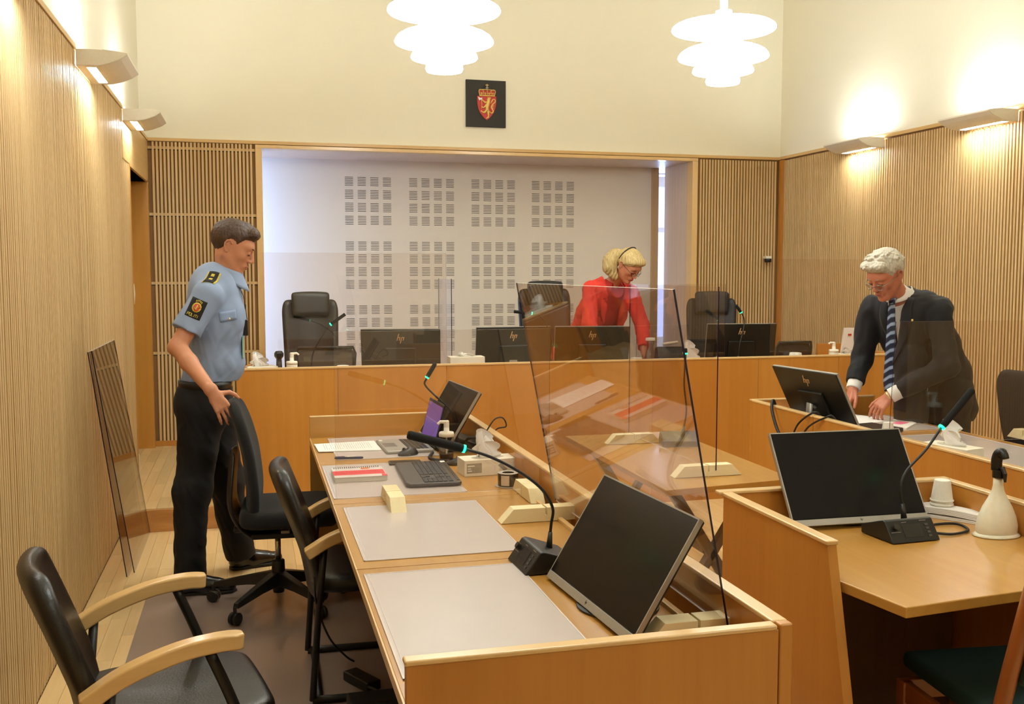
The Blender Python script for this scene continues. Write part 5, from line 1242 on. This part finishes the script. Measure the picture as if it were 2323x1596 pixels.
# ---------------------------------------------------------------- officer
def officer():
    t = thing('person', 'man in pale blue uniform shirt and black trousers gripping an office chair', 'person', (-.22, 5.25, 0))
    s = 1.06; M = frame((.90, -.10, -.42)); hc = (-.085, 5.25, 1.722); neck = (-.112, 5.25, 1.545)
    B = Vol(.0042)
    L = head_on(B, hc, M, s, neck)
    B.chain([(-.175, 5.25, 1.50), (-.185, 5.25, 1.25), (-.22, 5.25, 1.02)], [.105, .10, .11], .03, flat=((1, 0, 0), .75))
    B.cap((-.19, 5.10, 1.48), (-.17, 5.40, 1.48), .05, .05, .03)
    sr, er, wr = (-.215, 5.065, 1.47), (-.345, 5.0, 1.245), (-.190, 4.775, 1.060)
    B.chain([sr, er], [.050, .040], .02); B.chain([er, (-.290, 4.925, 1.175), wr], [.041, .041, .027], .015)
    B.ell((-.365, 4.995, 1.235), (.022, .022, .022), k=.02)
    hand_on(B, (-.178, 4.765, 1.045), (.50, -.04, -.86), (-.10, -.88, .45), 1, curl=((.25, .30, .2), (.2, .25, .2), (.2, .2, .2), (.15, .2, .2)), spread=.26, thumb=(1.15, .1), s=1.0)
    sl_, el, wl_ = (-.165, 5.43, 1.47), (-.22, 5.50, 1.20), (-.17, 5.47, .97)
    B.chain([sl_, el], [.05, .04], .02); B.chain([el, wl_], [.041, .027], .015)
    hand_on(B, wl_, (.25, 0, -1), (-.3, 1, 0), 1, curl=(.3, .3, .3))
    for hip, kn, an in (((-.24, 5.16, .93), (-.30, 5.13, .52), (-.335, 5.13, .09)), ((-.22, 5.34, .93), (-.145, 5.40, .50), (-.085, 5.49, .09))):
        B.chain([hip, kn, an], [.085, .055, .04], .02)
    B.mesh('body', SKIN1, t)
    face_details(t, L, M, s, mat('brow_brown', '#5B3D26', .8), mat('lip_officer', '#B06552', .5))
    # short brown hair
    ci = np.array(hc); 
    def loc(X, Y, Z): d = (X-ci[0], Y-ci[1], Z-ci[2]); return [(d[0]*M[0, i]+d[1]*M[1, i]+d[2]*M[2, i])/s for i in range(3)]
    def hairline(X, Y, Z):
        x, y, z = loc(X, Y, Z)
        zl = np.interp(x, [-.12, -.06, -.035, -.02, .012, .02, .045, .07, .085, .12], [-.085, -.075, -.045, .028, .026, .005, .045, .058, .066, .070])
        zl = zl-.012*np.clip(1-np.abs(y)/.03, 0, 1)*(x > .06); return zl-z
    H = Vol(.0035); H.ell(L(-.016, 0, .040), np.array([.104, .083, .093])*s, M, .01)
    H.cap(L(.068, -.035, .092), L(.068, .035, .092), .026*s, None, .02); H.cap(L(.02, 0, .115), L(.06, 0, .105), .02*s, .02*s, .02)
    H.cutsall = [hairline]; H.disp = both(folds(.0009, 230, 3), taper(hairline)); H.mesh('hair', hairmat('brown_hair', '#241710', '#553A24'), t)
    # shirt
    Sv = Vol(.0045)
    wa = plane((0, 0, 1.055), (0, 0, -1))
    fl = ((1, 0, 0), .72)
    Sv.chain([(-.175, 5.25, 1.485), (-.172, 5.25, 1.34), (-.185, 5.25, 1.18), (-.215, 5.25, 1.04)], [.165, .172, .158, .162], .03, flat=((1, .0, .12), .80))
    Sv.cap((-.205, 5.09, 1.49), (-.175, 5.41, 1.49), .066, .066, .04); Sv.cap((-.165, 5.25, 1.52), (-.125, 5.25, 1.568), .076, .052, .02)
    Sv.cap((-.20, 5.15, 1.525), (-.17, 5.35, 1.525), .05, .05, .04)
    Sv.ell((-.11, 5.18, 1.38), (.075, .07, .09), k=.04); Sv.ell((-.11, 5.32, 1.38), (.075, .07, .09), k=.04)
    Sv.ell((-.155, 5.25, 1.14), (.112, .14, .10), k=.05); Sv.ell((-.225, 5.25, 1.36), (.095, .15, .16), k=.04)
    d = np.array(er)-np.array(sr); d /= np.linalg.norm(d); hem = np.array(sr)+d*.185
    Sv.cap(np.array(sr)-d*.01, np.array(er), .067, .076, .03, flat=((0, 1, 0), .85), cuts=[plane(hem, d)])
    dl = np.array(el)-np.array(sl_); dl /= np.linalg.norm(dl)
    Sv.cap(np.array(sl_)-dl*.01, np.array(el), .062, .066, .03, cuts=[plane(np.array(sl_)+dl*.19, dl)])
    Sv.disp = folds(.0026, 48, 5, .6, only=lambda X, Y, Z: np.clip((1.50-Z)*5, 0.15, 1)); Sv.cutsall = [wa]
    Sv.mesh('shirt', SHIRTB, t)
    # collar: folded strip around the neck
    def collar(u, v):
        a = PI*(.12+1.76*u); ca, sa = math.cos(a), math.sin(a)         # a=0 is the front
        z = 1.605+.030*(1-abs(u-.5)*2)*.6-(1-ca)*-.0; top = 1.588+.027*(1-ca)
        r = .069+.022*v; x = -.106+ca*r*1.0; drop = .056+.036*max(0, ca)**.6
        return (x+.014*v*max(0, ca), 5.25+sa*r*1.0, top-v*drop)
    MB().grid(collar, 34, 6).build('collar', SHIRTB, t, smooth=True, solid=.004)
    # shoulder strap, sleeve badge, pocket flap, buttons, tie strip
    BK = mat('badge_black', '#14120F', .8); YE = mat('badge_yellow', '#C9B53A', .7)
    cs = Vector((-.172, 5.10, 1.56)); ep_u = Vector((1, 0, -.25)); ep_v = Vector((-.35, -1, -.40))
    decal(Sv, (-.185, 5.095, 1.55), ep_u, ep_v, (-.05, -.35, 1), 'shoulder_strap', YE, t, .031, .050, .002)
    decal(Sv, (-.185, 5.095, 1.55), ep_u, ep_v, (-.05, -.35, 1), 'strap_field', BK, t, .024, .050, .0038)
    for k, q in enumerate((-.022, .012)):
        decal(Sv, Vector((-.185, 5.095, 1.55))+ep_v.normalized()*q, ep_u, ep_v, (-.05, -.35, 1), 'strap_star', YE, t, .008, .009, .0052, 5, 5)
    bu, bv, bn = Vector((.91, 0, -.42)), Vector((.42, 0, .91)), Vector((0, -1, 0))
    bc = Vector((-.255, 4.98, 1.425))
    def bd(name, m, x, y, hw, hh, off, n=7): return decal(Sv, bc+bu*x+bv*y, bu, bv, bn, name, m, t, hw, hh, off, n, n, .001)
    bd('sleeve_badge', BK, 0, 0, .037, .047, .0015, 11)
    def bdisc(name, m, cx, cy, rx, ry, off): return decal(Sv, bc+bu*cx+bv*cy, bu, bv, bn, name, m, t, 0, 0, off, 13, 5, .001, shape=lambda a, q: (math.cos(a*2*PI)*rx*(.02+.98*q), math.sin(a*2*PI)*ry*(.02+.98*q)))
    bdisc('badge_wreath', YE, 0, .006, .022, .024, .003); bdisc('badge_shield', REDC, 0, .006, .015, .019, .0045)
    for k in range(5): bd('badge_crown', YE, (k-2)*.0065, .034+.003*(2-abs(k-2)), .0018, .005, .0032, 3)
    bd('badge_lion', YE, 0, .006, .0025, .013, .0058, 3); bd('badge_lion', YE, .003, .010, .006, .0018, .0058, 3); bd('badge_lion', YE, -.003, .0, .006, .0018, .0058, 3)
    # the word POLITI in stitched strokes
    G = {'P': [(0, 0, 0, 1), (0, 1, .7, 1), (.7, 1, .7, .5), (.7, .5, 0, .5)], 'O': [(0, 0, 0, 1), (0, 1, .75, 1), (.75, 1, .75, 0), (.75, 0, 0, 0)], 'L': [(0, 1, 0, 0), (0, 0, .65, 0)], 'I': [(.2, 0, .2, 1)], 'T': [(0, 1, .8, 1), (.4, 1, .4, 0)]}
    b = MB(); x = -.029
    for ch in 'POLITI':
        wd = .0105 if ch != 'I' else .0055
        for (x0, y0, x1, y1) in G[ch]:
            p, q = [Sv.hit(bc+bu*(x+a*.0115)+bv*(-.040+c*.0125)+bn*.08, -bn, .3, .0035) for a, c in ((x0, y0), (x1, y1))]; b.tube([p, q], .0012, 5)
        x += wd
    b.build('badge_lettering', YE, t)
    decal(Sv, (-.110, 5.08, 1.385), (1, -.25, .12), (-.1, 0, 1), (.35, -1, 0), 'pocket_flap', mat('pale_blue_flap', '#8798B6', .8), t, .052, .024, .004, 9, 5, .003)
    p = Sv.hit((-.085, 5.0, 1.37), (-.25, 1, 0), .3, .004); MB().lathe([(0, -.002), (.0055, -.001), (.006, .002), (0, .004)], p, 14, M=Matrix.Rotation(PI/2, 3, 'X')).build('pocket_button', GOLD, t, smooth=True)
    # lanyard, radio clip, id card
    def front(y, z, off=.004): return Sv.hit((.12, y, z), (-1, 0, 0), .4, off)
    MB().tube(bez([(-.075, 5.20, 1.545), front(5.215, 1.49), front(5.225, 1.42), front(5.225, 1.36)], 5), .0035, 6, flat=(1, .5, (0, 1, 0))).build('lanyard', BLACKP, t, smooth=True)
    q = front(5.20, 1.33, .006); MB().box((q.x-.012, q.y-.018, 1.28), (q.x+.010, q.y+.015, 1.36)).build('radio_clip', BLACKP, t, bevel=.005)
    q = front(5.20, 1.23, .006); MB().box((q.x-.004, q.y-.035, 1.17), (q.x+.004, q.y+.028, 1.28)).build('id_card', mat('id_green', '#9FC9B4', .4), t, bevel=.002)
    q = front(5.30, 1.42, .004); MB().box((q.x-.004, q.y-.02, 1.41), (q.x+.003, q.y+.03, 1.435)).build('name_badge', BLACKP, t, bevel=.002)
    # trousers, belt
    T = Vol(.0048); T.cutsall = [plane((0, 0, 1.062), (0, 0, 1))]
    T.cap((-.225, 5.19, 1.03), (-.225, 5.31, 1.03), .118, None, .04, flat=((1, 0, 0), .98)); T.cap((-.245, 5.18, .93), (-.235, 5.32, .93), .125, None, .05)
    T.ell((-.275, 5.25, .95), (.105, .15, .12), k=.05)
    for hip, kn, an in (((-.245, 5.165, .90), (-.30, 5.13, .52), (-.328, 5.13, .05)), ((-.215, 5.335, .90), (-.145, 5.40, .50), (-.085, 5.49, .07))):
        hip, kn, an = np.array(hip), np.array(kn), np.array(an); d = (an-kn)/np.linalg.norm(an-kn)
        T.cap(hip, kn, .112, .083, .04); T.cap(kn, an, .083, .077, .04, cuts=[plane(an-d*.008, d)])
        T.ell(kn+(.0, 0, .02), (.088, .08, .09), k=.04)
    T.disp = folds(.0036, 36, 11, .55, only=lambda X, Y, Z: np.clip((1.0-Z)*6, 0, 1)); T.mesh('trousers', TROUS, t)
    bl = MB(); n = 40
    ring = [T.hit((-.225+.3*math.cos(a), 5.25+.3*math.sin(a), 1.040), (-math.cos(a), -math.sin(a), 0), .4, .002) for a in np.linspace(0, 2*PI, n+1)[:-1]]
    vs = [p+Vector((0, 0, dz)) for p in ring for dz in (-.016, .018)]; bl.add(vs, [(2*i, 2*((i+1) % n), 2*((i+1) % n)+1, 2*i+1) for i in range(n)])
    bl.build('belt', mat('belt_leather', '#14100C', .4), t, smooth=True, solid=.005)
    q = T.hit((.1, 5.25, 1.04), (-1, 0, 0), .5, .006); MB().box((q.x-.003, q.y-.035, 1.025), (q.x+.003, q.y+.02, 1.056)).build('belt_buckle', GOLD, t, bevel=.003)
    # shoes
    for hx, hy, a in ((-.385, 5.13, R(-4)), (-.135, 5.50, R(18))):
        d = np.array([math.cos(a), math.sin(a), 0]); n = np.array([-d[1], d[0], 0]); o = np.array([hx, hy, 0]); z = np.array([0, 0, 1])
        W = Vol(.0035); W.cap(o+d*.035+z*.045, o+d*.12+z*.042, .040, .040, .02, flat=(n, .95)); W.cap(o+d*.12+z*.035, o+d*.25+z*.030, .046, .034, .02)
        W.cap(o+d*.04+z*.05, o+d*.05+z*.11, .043, .046, .03); W.cap(o+d*.09+z*.07, o+d*.19+z*.045, .034, .03, .02); W.cutsall = [plane((0, 0, .012), (0, 0, -1))]; W.mesh('shoe', SHOE, t)
        so = MB(); cnt = [(0, -.034), (.02, -.042), (.10, -.040), (.20, -.050), (.27, -.035), (.288, 0), (.27, .035), (.20, .050), (.10, .040), (.02, .042), (0, .034), (-.01, 0)]
        so.prism([tuple(o+d*p+n*q+z*.0035) for p, q in cnt], (0, 0, .014)).build('shoe_sole', BLACKP, t, bevel=.003)
        lc = MB()
        for k in range(4):
            c = o+d*(.10+.02*k)+z*(.108-.012*k); lc.tube([tuple(c-n*.02+z*-.006), tuple(c), tuple(c+n*.02+z*-.006)], .0022, 5)
        lc.build('laces', BLACKP, t, kind='stuff')
    return t
officer()

# ---------------------------------------------------------------- woman in the red jacket
def woman():
    t = thing('person', 'blonde woman in a red jacket and glasses leaning over the bench', 'person', (2.68, 7.55, HP))
    s = .98; M = frame((.36, -.60, -.62)); hc = (2.775, 7.16, 1.645); neck = (2.695, 7.32, 1.515)
    B = Vol(.0042); L = head_on(B, hc, M, s, neck, True)
    B.chain([(2.69, 7.36, 1.46), (2.66, 7.50, 1.25), (2.62, 7.62, 1.03)], [.085, .085, .10], .03)
    B.cap((2.55, 7.36, 1.46), (2.84, 7.34, 1.44), .04, .04, .03)
    sr, er, wr = (2.535, 7.36, 1.455), (2.475, 7.20, 1.20), (2.52, 7.05, .985)
    sl_, el, wl_ = (2.850, 7.32, 1.435), (2.895, 7.17, 1.185), (2.845, 7.02, 1.005)
    for a, b, c in ((sr, er, wr), (sl_, el, wl_)): B.chain([a, b], [.042, .036], .02); B.chain([b, c], [.036, .023], .015)
    hand_on(B, wl_, (.10, -.25, -.96), (.85, -.5, .1), 1, curl=((.5, .3, .2), (.45, .3, .2), (.4, .3, .2), (.4, .3, .2)), spread=.16, s=.90, thumb=(.7, .5))
    hand_on(B, wr, (.1, -.6, -.8), (0, -.8, .6), -1, curl=(.3, .3, .2), s=.90)
    for x in (2.57, 2.69): B.chain([(x, 7.62, .98), (x, 7.56, .58), (x, 7.58, HP+.09)], [.08, .052, .035], .02); B.cap((x, 7.60, HP+.035), (x, 7.45, HP+.025), .032, .03, .02)
    B.mesh('body', SKIN2, t)
    face_details(t, L, M, s, mat('brow_blonde', '#8A6A3C', .8), mat('lip_woman', '#B4483E', .45), (mat('glasses_dark', '#1E1714', .3), .0))
    ci = np.array(hc)
    def loc(X, Y, Z): d = (X-ci[0], Y-ci[1], Z-ci[2]); return [(d[0]*M[0, i]+d[1]*M[1, i]+d[2]*M[2, i])/s for i in range(3)]
    def hairline(X, Y, Z):
        x, y, z = loc(X, Y, Z); zl = np.interp(x, [-.12, -.04, -.02, .01, .04, .07, .09], [-.11, -.08, -.0, .012, .030, .052, .064]); return zl-z
    H = Vol(.0035); H.ell(L(-.014, 0, .040), np.array([.108, .089, .096])*s, M, .01); H.cap(L(.055, -.05, .075), L(.06, .04, .08), .03*s, None, .02)
    H.cutsall = [hairline]
    def strands(X, Y, Z): x, y, z = loc(X, Y, Z); return .0016*np.sin(y*260+3*np.sin(x*18)+8*z)+.0010*np.sin(y*530+x*40)
    H.disp = both(strands, taper(hairline, .02, .006)); hm = hairmat('blonde_hair', '#8C6C38', '#E6CE90'); H.mesh('hair', hm, t)
    # ponytail hanging to the (viewer's) left, and its dark band
    Pn = Vol(.0038); p0 = np.array(L(-.085, 0, .085))
    pts = [np.array([2.735, 7.20, 1.725]), np.array([2.685, 7.22, 1.72]), np.array([2.655, 7.225, 1.68]), np.array([2.645, 7.225, 1.635]), np.array([2.665, 7.215, 1.585])]
    Pn.chain(pts, [.045, .052, .058, .054, .036], .02); Pn.cap((2.66, 7.22, 1.62), (2.685, 7.21, 1.56), .038, .026, .02)
    Pn.disp = lambda X, Y, Z: .0022*np.sin(X*230+4*np.sin(Z*26))+.0014*np.sin((X+Y)*420+Z*30); Pn.mesh('ponytail', hm, t)
    band = [Vector(L(-.062, .079*math.sin(a), .046+.088*math.cos(a))) for a in np.linspace(-1.9, 1.5, 22)]
    MB().tube(band, .0045, 8).build('hair_band', BLACKP, t, smooth=True)
    q = L(-.008, -.088, -.034); MB().lathe([(0, -.004), (.004, 0), (0, .004)], tuple(q), 10).build('earring', CHROME, t, smooth=True)
    RED = mat('red_jacket_cloth', '#E2372A', .75, bump=(350, .12, .05)); RD = mat('red_dress_cloth', '#AA1614', .7, bump=(350, .1, .05))
    D_ = Vol(.0045); D_.chain([(2.70, 7.335, 1.45), (2.67, 7.44, 1.28), (2.64, 7.56, 1.05), (2.63, 7.62, .95)], [.105, .115, .115, .135], .04); D_.chain([(2.63, 7.62, .95), (2.63, 7.60, .62)], [.145, .15], .04, cuts=[plane((0, 0, .62), (0, 0, -1))])
    D_.cutsall = [lambda X, Y, Z: -(np.sqrt((X-2.735)**2+(Y-7.19)**2+((Z-1.475)*.9)**2)-.085)]
    D_.mesh('dress', RD, t)
    J = Vol(.0045)
    for sx in (-1, 1):
        J.chain([(2.695+sx*.085, 7.38, 1.455), (2.67+sx*.10, 7.46, 1.28), (2.64+sx*.115, 7.57, 1.08)], [.088, .098, .105], .04)
        J.chain([(2.64+sx*.115, 7.57, 1.08), (2.61+sx*.15-.03*(sx < 0), 7.60, .93)], [.105, .13], .03, cuts=[plane((0, 0, .90), (0, 0, -1))])
    J.chain([(2.70, 7.345, 1.45), (2.67, 7.45, 1.28), (2.64, 7.57, 1.05)], [.110, .122, .128], .04); J.cap((2.55, 7.365, 1.468), (2.845, 7.335, 1.45), .056, .056, .03); J.ell((2.69, 7.42, 1.42), (.17, .09, .13), k=.04)
    J.cap((2.69, 7.40, 1.50), (2.69, 7.385, 1.53), .07, .055, .03)
    for a, b, c in ((sr, er, wr), (sl_, el, wl_)):
        a, b, c = map(np.array, (a, b, c)); d = (c-b)/np.linalg.norm(c-b); J.chain([a, b], [.064, .056], .025); J.cap(b, c, .056, .046, .02, cuts=[plane(c-d*.035, d)])
    # open front: wedge removed between the lapels
    def opening(X, Y, Z):
        c = 2.715-(1.5-Z)*.02; w = .055+.03*np.clip((1.28-Z)/.3, 0, 1)+.02*np.clip((Z-1.36)/.1, 0, 1); return np.minimum(w-np.abs(X-c), (7.50-.0*Z)-Y)-0
    J.cutsall = [opening]; J.disp = folds(.0028, 52, 21, .7); J.mesh('jacket', RED, t)
    # lapels
    for sx, x0 in ((-1, 2.652), (1, 2.782)):
        def lap(u, v):
            z = 1.505-.33*v; w = .050*math.sin(PI*min(1, .12+v*.95))**.7; x = x0+sx*(u*w-.004)-.012*v
            p = J.hit((x, 6.95, z), (0, 1, 0), .7, .003+.003*(1-u)); return (p.x, min(p.y, 7.46), z)
        MB().grid(lap, 6, 16).build('lapel', RED, t, smooth=True, solid=.003)
    return t
woman()

# ---------------------------------------------------------------- man in the dark suit
def suitman():
    t = thing('person', 'grey haired man in a dark suit and striped tie leaning on the right desk', 'person', (3.90, 5.0, 0))
    s = 1.06; M = frame((-.80, -.18, -.52), (-.1, -.1, 1)); hc = (3.475, 4.97, 1.580); neck = (3.60, 5.02, 1.455)
    B = Vol(.0042); L = head_on(B, hc, M, s, neck)
    B.chain([(3.66, 5.03, 1.40), (3.80, 5.06, 1.18), (3.90, 5.08, .98)], [.10, .11, .12], .03)
    B.cap((3.58, 5.18, 1.39), (3.74, 4.86, 1.39), .05, .05, .03)
    sr, er, wr = (3.555, 5.22, 1.375), (3.545, 5.27, 1.085), (3.43, 5.19, .905)
    sl_, el, wl_ = (3.73, 4.84, 1.37), (3.73, 4.75, 1.08), (3.475, 4.90, .90)
    for a, b, c in ((sr, er, wr), (sl_, el, wl_)): B.chain([a, b], [.05, .042], .02); B.chain([b, c], [.042, .029], .015)
    hand_on(B, np.array(wr), (-.52, -.18, -.70), (-.62, 0, .45), 1, curl=((.35, .35, .2), (.45, .4, .3), (.5, .4, .3), (.5, .4, .3)), spread=.16, thumb=(.5, .4), s=1.04)
    hand_on(B, np.array(wl_), (-.60, .12, -.62), (-.55, -.35, .60), -1, curl=((.40, .4, .2), (.5, .5, .3), (.55, .5, .3), (.6, .5, .3)), spread=.20, thumb=(.6, .5), s=1.04)
    for y in (4.96, 5.18): B.chain([(3.92, y, .95), (3.93, y, .52), (3.98, y, .09)], [.09, .06, .042], .02)
    B.mesh('body', SKIN3, t)
    face_details(t, L, M, s, mat('brow_grey', '#A89A8A', .8), mat('lip_man', '#A8584A', .5), (mat('glasses_silver', '#A9A39A', .25, metal=.8), -.006))
    ci = np.array(hc)
    def loc(X, Y, Z): d = (X-ci[0], Y-ci[1], Z-ci[2]); return [(d[0]*M[0, i]+d[1]*M[1, i]+d[2]*M[2, i])/s for i in range(3)]
    def hairline(X, Y, Z):
        x, y, z = loc(X, Y, Z); zl = np.interp(x, [-.12, -.05, -.03, -.015, .014, .022, .05, .08, .09], [-.075, -.060, -.02, .026, .024, .000, .052, .066, .070]); return zl-z
    H = Vol(.0035); H.ell(L(-.014, 0, .045), np.array([.112, .091, .100])*s, M, .01); H.cap(L(.066, -.045, .090), L(.066, .045, .090), .032*s, None, .02)
    for k in range(60):
        a, b = rng.uniform(-.09, .085), rng.uniform(-.075, .075); zz = .045+.100*math.sqrt(max(0.05, 1-(a/.112)**2-(b/.091)**2)); H.cap(L(a, b, zz-.010), L(a+.012, b+rng.uniform(-.012, .012), zz-.004), .013*s, .009*s, .006)
    H.cutsall = [hairline]; H.disp = both(folds(.0012, 190, 8), taper(hairline, .035, .014)); H.mesh('hair', hairmat('grey_hair', '#9C9484', '#E4DDCB'), t)
    SUIT = mat('dark_suit_wool', '#111116', .8, bump=(500, .15, .2), sheen=.05); WS = mat('white_shirt', '#E9E4DC', .75, bump=(300, .05, .02))
    Wv = Vol(.0045); Wv.chain([(3.660, 5.035, 1.40), (3.75, 5.05, 1.22), (3.83, 5.07, 1.02), (3.87, 5.08, .92)], [.105, .112, .115, .12], .04); Wv.cap((3.62, 5.03, 1.44), (3.600, 5.02, 1.478), .07, .056, .03); Wv.mesh('shirt', WS, t)
    f0 = np.array([-.90, -.42, 0])/np.linalg.norm([-.90, -.42, 0]); sd = np.array([.42, -.90, 0])/np.linalg.norm([-.90, -.42, 0])     # facing, his left (towards the camera)
    J = Vol(.0048); ax_ = [np.array(p) for p in ((3.68, 5.035, 1.375), (3.79, 5.07, 1.19), (3.88, 5.09, 1.00), (3.92, 5.09, .82))]
    for q in (-1, 1):
        J.chain([ax_[0]+sd*q*.09, ax_[1]+sd*q*.10, ax_[2]+sd*q*.105, ax_[3]+sd*q*.11], [.112, .118, .122, .135], .04, cuts=[plane((0, 0, .74), (0, 0, -1))])
    J.chain(ax_, [.120, .132, .136, .142], .04, cuts=[plane((0, 0, .74), (0, 0, -1))]); J.cap((3.57, 5.20, 1.395), (3.755, 4.87, 1.395), .070, .070, .03); J.ell((3.74, 5.06, 1.34), (.12, .20, .15), k=.05); J.cap((3.67, 5.05, 1.43), (3.655, 5.045, 1.465), .08, .06, .03)
    J.chain([(3.635, 4.93, 1.36), (3.615, 4.93, 1.10), (3.635, 4.93, .78)], [.075, .085, .10], .05, cuts=[plane((0, 0, .74), (0, 0, -1))])
    J.chain([ax_[3], (3.95, 5.09, .78)], [.15, .16], .04, cuts=[plane((0, 0, .72), (0, 0, -1))])
    for a, b, c in ((sr, er, wr), (sl_, el, wl_)):
        a, b, c = map(np.array, (a, b, c)); d = (c-b)/np.linalg.norm(c-b); J.chain([a, b], [.074, .062], .03); J.cap(b, c, .062, .049, .02, cuts=[plane(c-d*.055, d)])
    def opening(X, Y, Z):
        # vertical wedge in his front, wide at the collar
        u = (X-3.70)*sd[0]+(Y-5.045)*sd[1]; fr = (X-ax_[0][0])*f0[0]+(Y-ax_[0][1])*f0[1]+(1.375-Z)*.42
        w = .016+.036*np.clip((Z-1.0)/.42, 0, 1); return np.minimum(w-np.abs(u+.008), fr-.0)
    J.cutsall = [opening]; J.disp = folds(.0032, 40, 31, .7); J.mesh('suit_jacket', SUIT, t)
    for a, b, c in ((sr, er, wr), (sl_, el, wl_)):
        b, c = map(np.array, (b, c)); d = (c-b)/np.linalg.norm(c-b); Cv = Vol(.0035); Cv.cap(b, c+d*.02, .044, .042, .01, cuts=[plane(c-d*.004, d), plane(c-d*.075, -d)]); Cv.mesh('shirt_cuff', WS, t)
    w0 = np.array(wl_); wd = Vector(np.array(wl_)-np.array(el)).normalized()
    MB().lathe([(.030, -.006), (.0335, -.004), (.0335, .004), (.030, .006)], tuple(Vector(w0)+wd*.006), 24, M=wd.to_track_quat('Z', 'Y').to_matrix(), cap=False).build('wrist_watch', mat('watch_gold', '#E0C88E', .3, metal=.7), t, smooth=True)
    # collar wings and tie
    fd = Vector(f0); sdv = Vector(sd)
    base = Vector((3.605, 5.02, 1.47))
    def collar(u, v):
        a = -2.7+5.4*u; r = .058+.018*v; c_ = math.cos(a); p = base+fd*(c_*r+.010*v*max(0, c_))+sdv*(math.sin(a)*r); return (p.x+.012*(1-c_)*.5, p.y, 1.492+.020*(1-c_)*.6-v*(.040+.030*max(0, c_)))
    MB().grid(collar, 30, 5).build('shirt_collar', WS, t, smooth=True, solid=.003)
    TIE = bpy.data.materials.new('striped_tie'); TIE.use_nodes = True; nt = TIE.node_tree; bs = nt.nodes['Principled BSDF']
    tc = nt.nodes.new('ShaderNodeTexCoord'); wv = nt.nodes.new('ShaderNodeTexWave'); wv.bands_direction = 'DIAGONAL'; wv.inputs['Scale'].default_value = 13; wv.inputs['Distortion'].default_value = 0
    rp = nt.nodes.new('ShaderNodeValToRGB'); rp.color_ramp.interpolation = 'CONSTANT'; rp.color_ramp.elements[0].color = (*lin('#1A2033'), 1); rp.color_ramp.elements[1].color = (*lin('#8E9BB0'), 1); rp.color_ramp.elements[1].position = .72
    e = rp.color_ramp.elements.new(.45); e.color = (*lin('#34486B'), 1); nt.links.new(tc.outputs['Object'], wv.inputs['Vector']); nt.links.new(wv.outputs['Fac'], rp.inputs[0]); nt.links.new(rp.outputs[0], bs.inputs['Base Color']); bs.inputs['Roughness'].default_value = .4
    top = Vector((3.545, 4.985, 1.435))
    def tie(u, v):
        z = 1.435-.52*v; w = np.interp(v, [0, .02, .06, .9, 1], [.016, .017, .020, .040, .030]); p = top+sdv*((u-.5)*2*w)+fd*(.028-.02*v-.010*abs(u-.5)); return (p.x-.01*v, p.y, z)
    MB().grid(tie, 5, 20).build('tie', TIE, t, smooth=True, solid=.006)
    MB().prism([top+sdv*.022+fd*.02+Vector((0, 0, .022)), top-sdv*.022+fd*.02+Vector((0, 0, .022)), top-sdv*.013+fd*.04+Vector((0, 0, -.018)), top+sdv*.013+fd*.04+Vector((0, 0, -.018))], tuple(-fd*.03)).build('tie_knot', TIE, t, bevel=.005)
    for q in (-1, 1):
        def lap(u, v):
            z = 1.455-.40*v; w = .075*math.sin(PI*min(1, .18+v*.84))**.8; e_ = .016+.036*np.clip((z-1.0)/.42, 0, 1)-q*.008
            c = Vector((3.70, 5.045, z))+sdv*(q*(e_-.004+u*w)); p = J.hit(c+fd*.5, -fd, .8, .004+.004*(1-u)); return p
        MB().grid(lap, 6, 18).build('lapel', SUIT, t, smooth=True, solid=.004)
    p = J.hit(Vector((3.70, 5.045, 1.33))+sdv*.115+fd*.5, -fd, .8, .010); MB().lathe([(0, 0), (.007, 0), (.005, .003), (0, .004)], p, 12, M=fd.to_track_quat('Z', 'Y').to_matrix()).build('lapel_pin', GOLD, t)
    T = Vol(.006)
    for y in (4.95, 5.19):
        T.cap((3.93, y, .92), (3.93, y, .52), .115, .085, .04); T.cap((3.93, y, .52), (3.98, y, .06), .085, .075, .03, cuts=[plane((0, 0, .055), (0, 0, -1))])
    T.disp = folds(.003, 36, 41, .55); T.mesh('trousers', SUIT, t)
    for y in (4.94, 5.20):
        W = Vol(.005); W.cap((4.00, y, .045), (3.90, y, .04), .04, .042, .02); W.cap((3.90, y, .035), (3.77, y, .03), .045, .034, .02); W.cap((3.99, y, .05), (3.98, y, .10), .043, .045, .02); W.cutsall = [plane((0, 0, .004), (0, 0, -1))]; W.mesh('shoe', SHOE, t)
    return t
suitman()
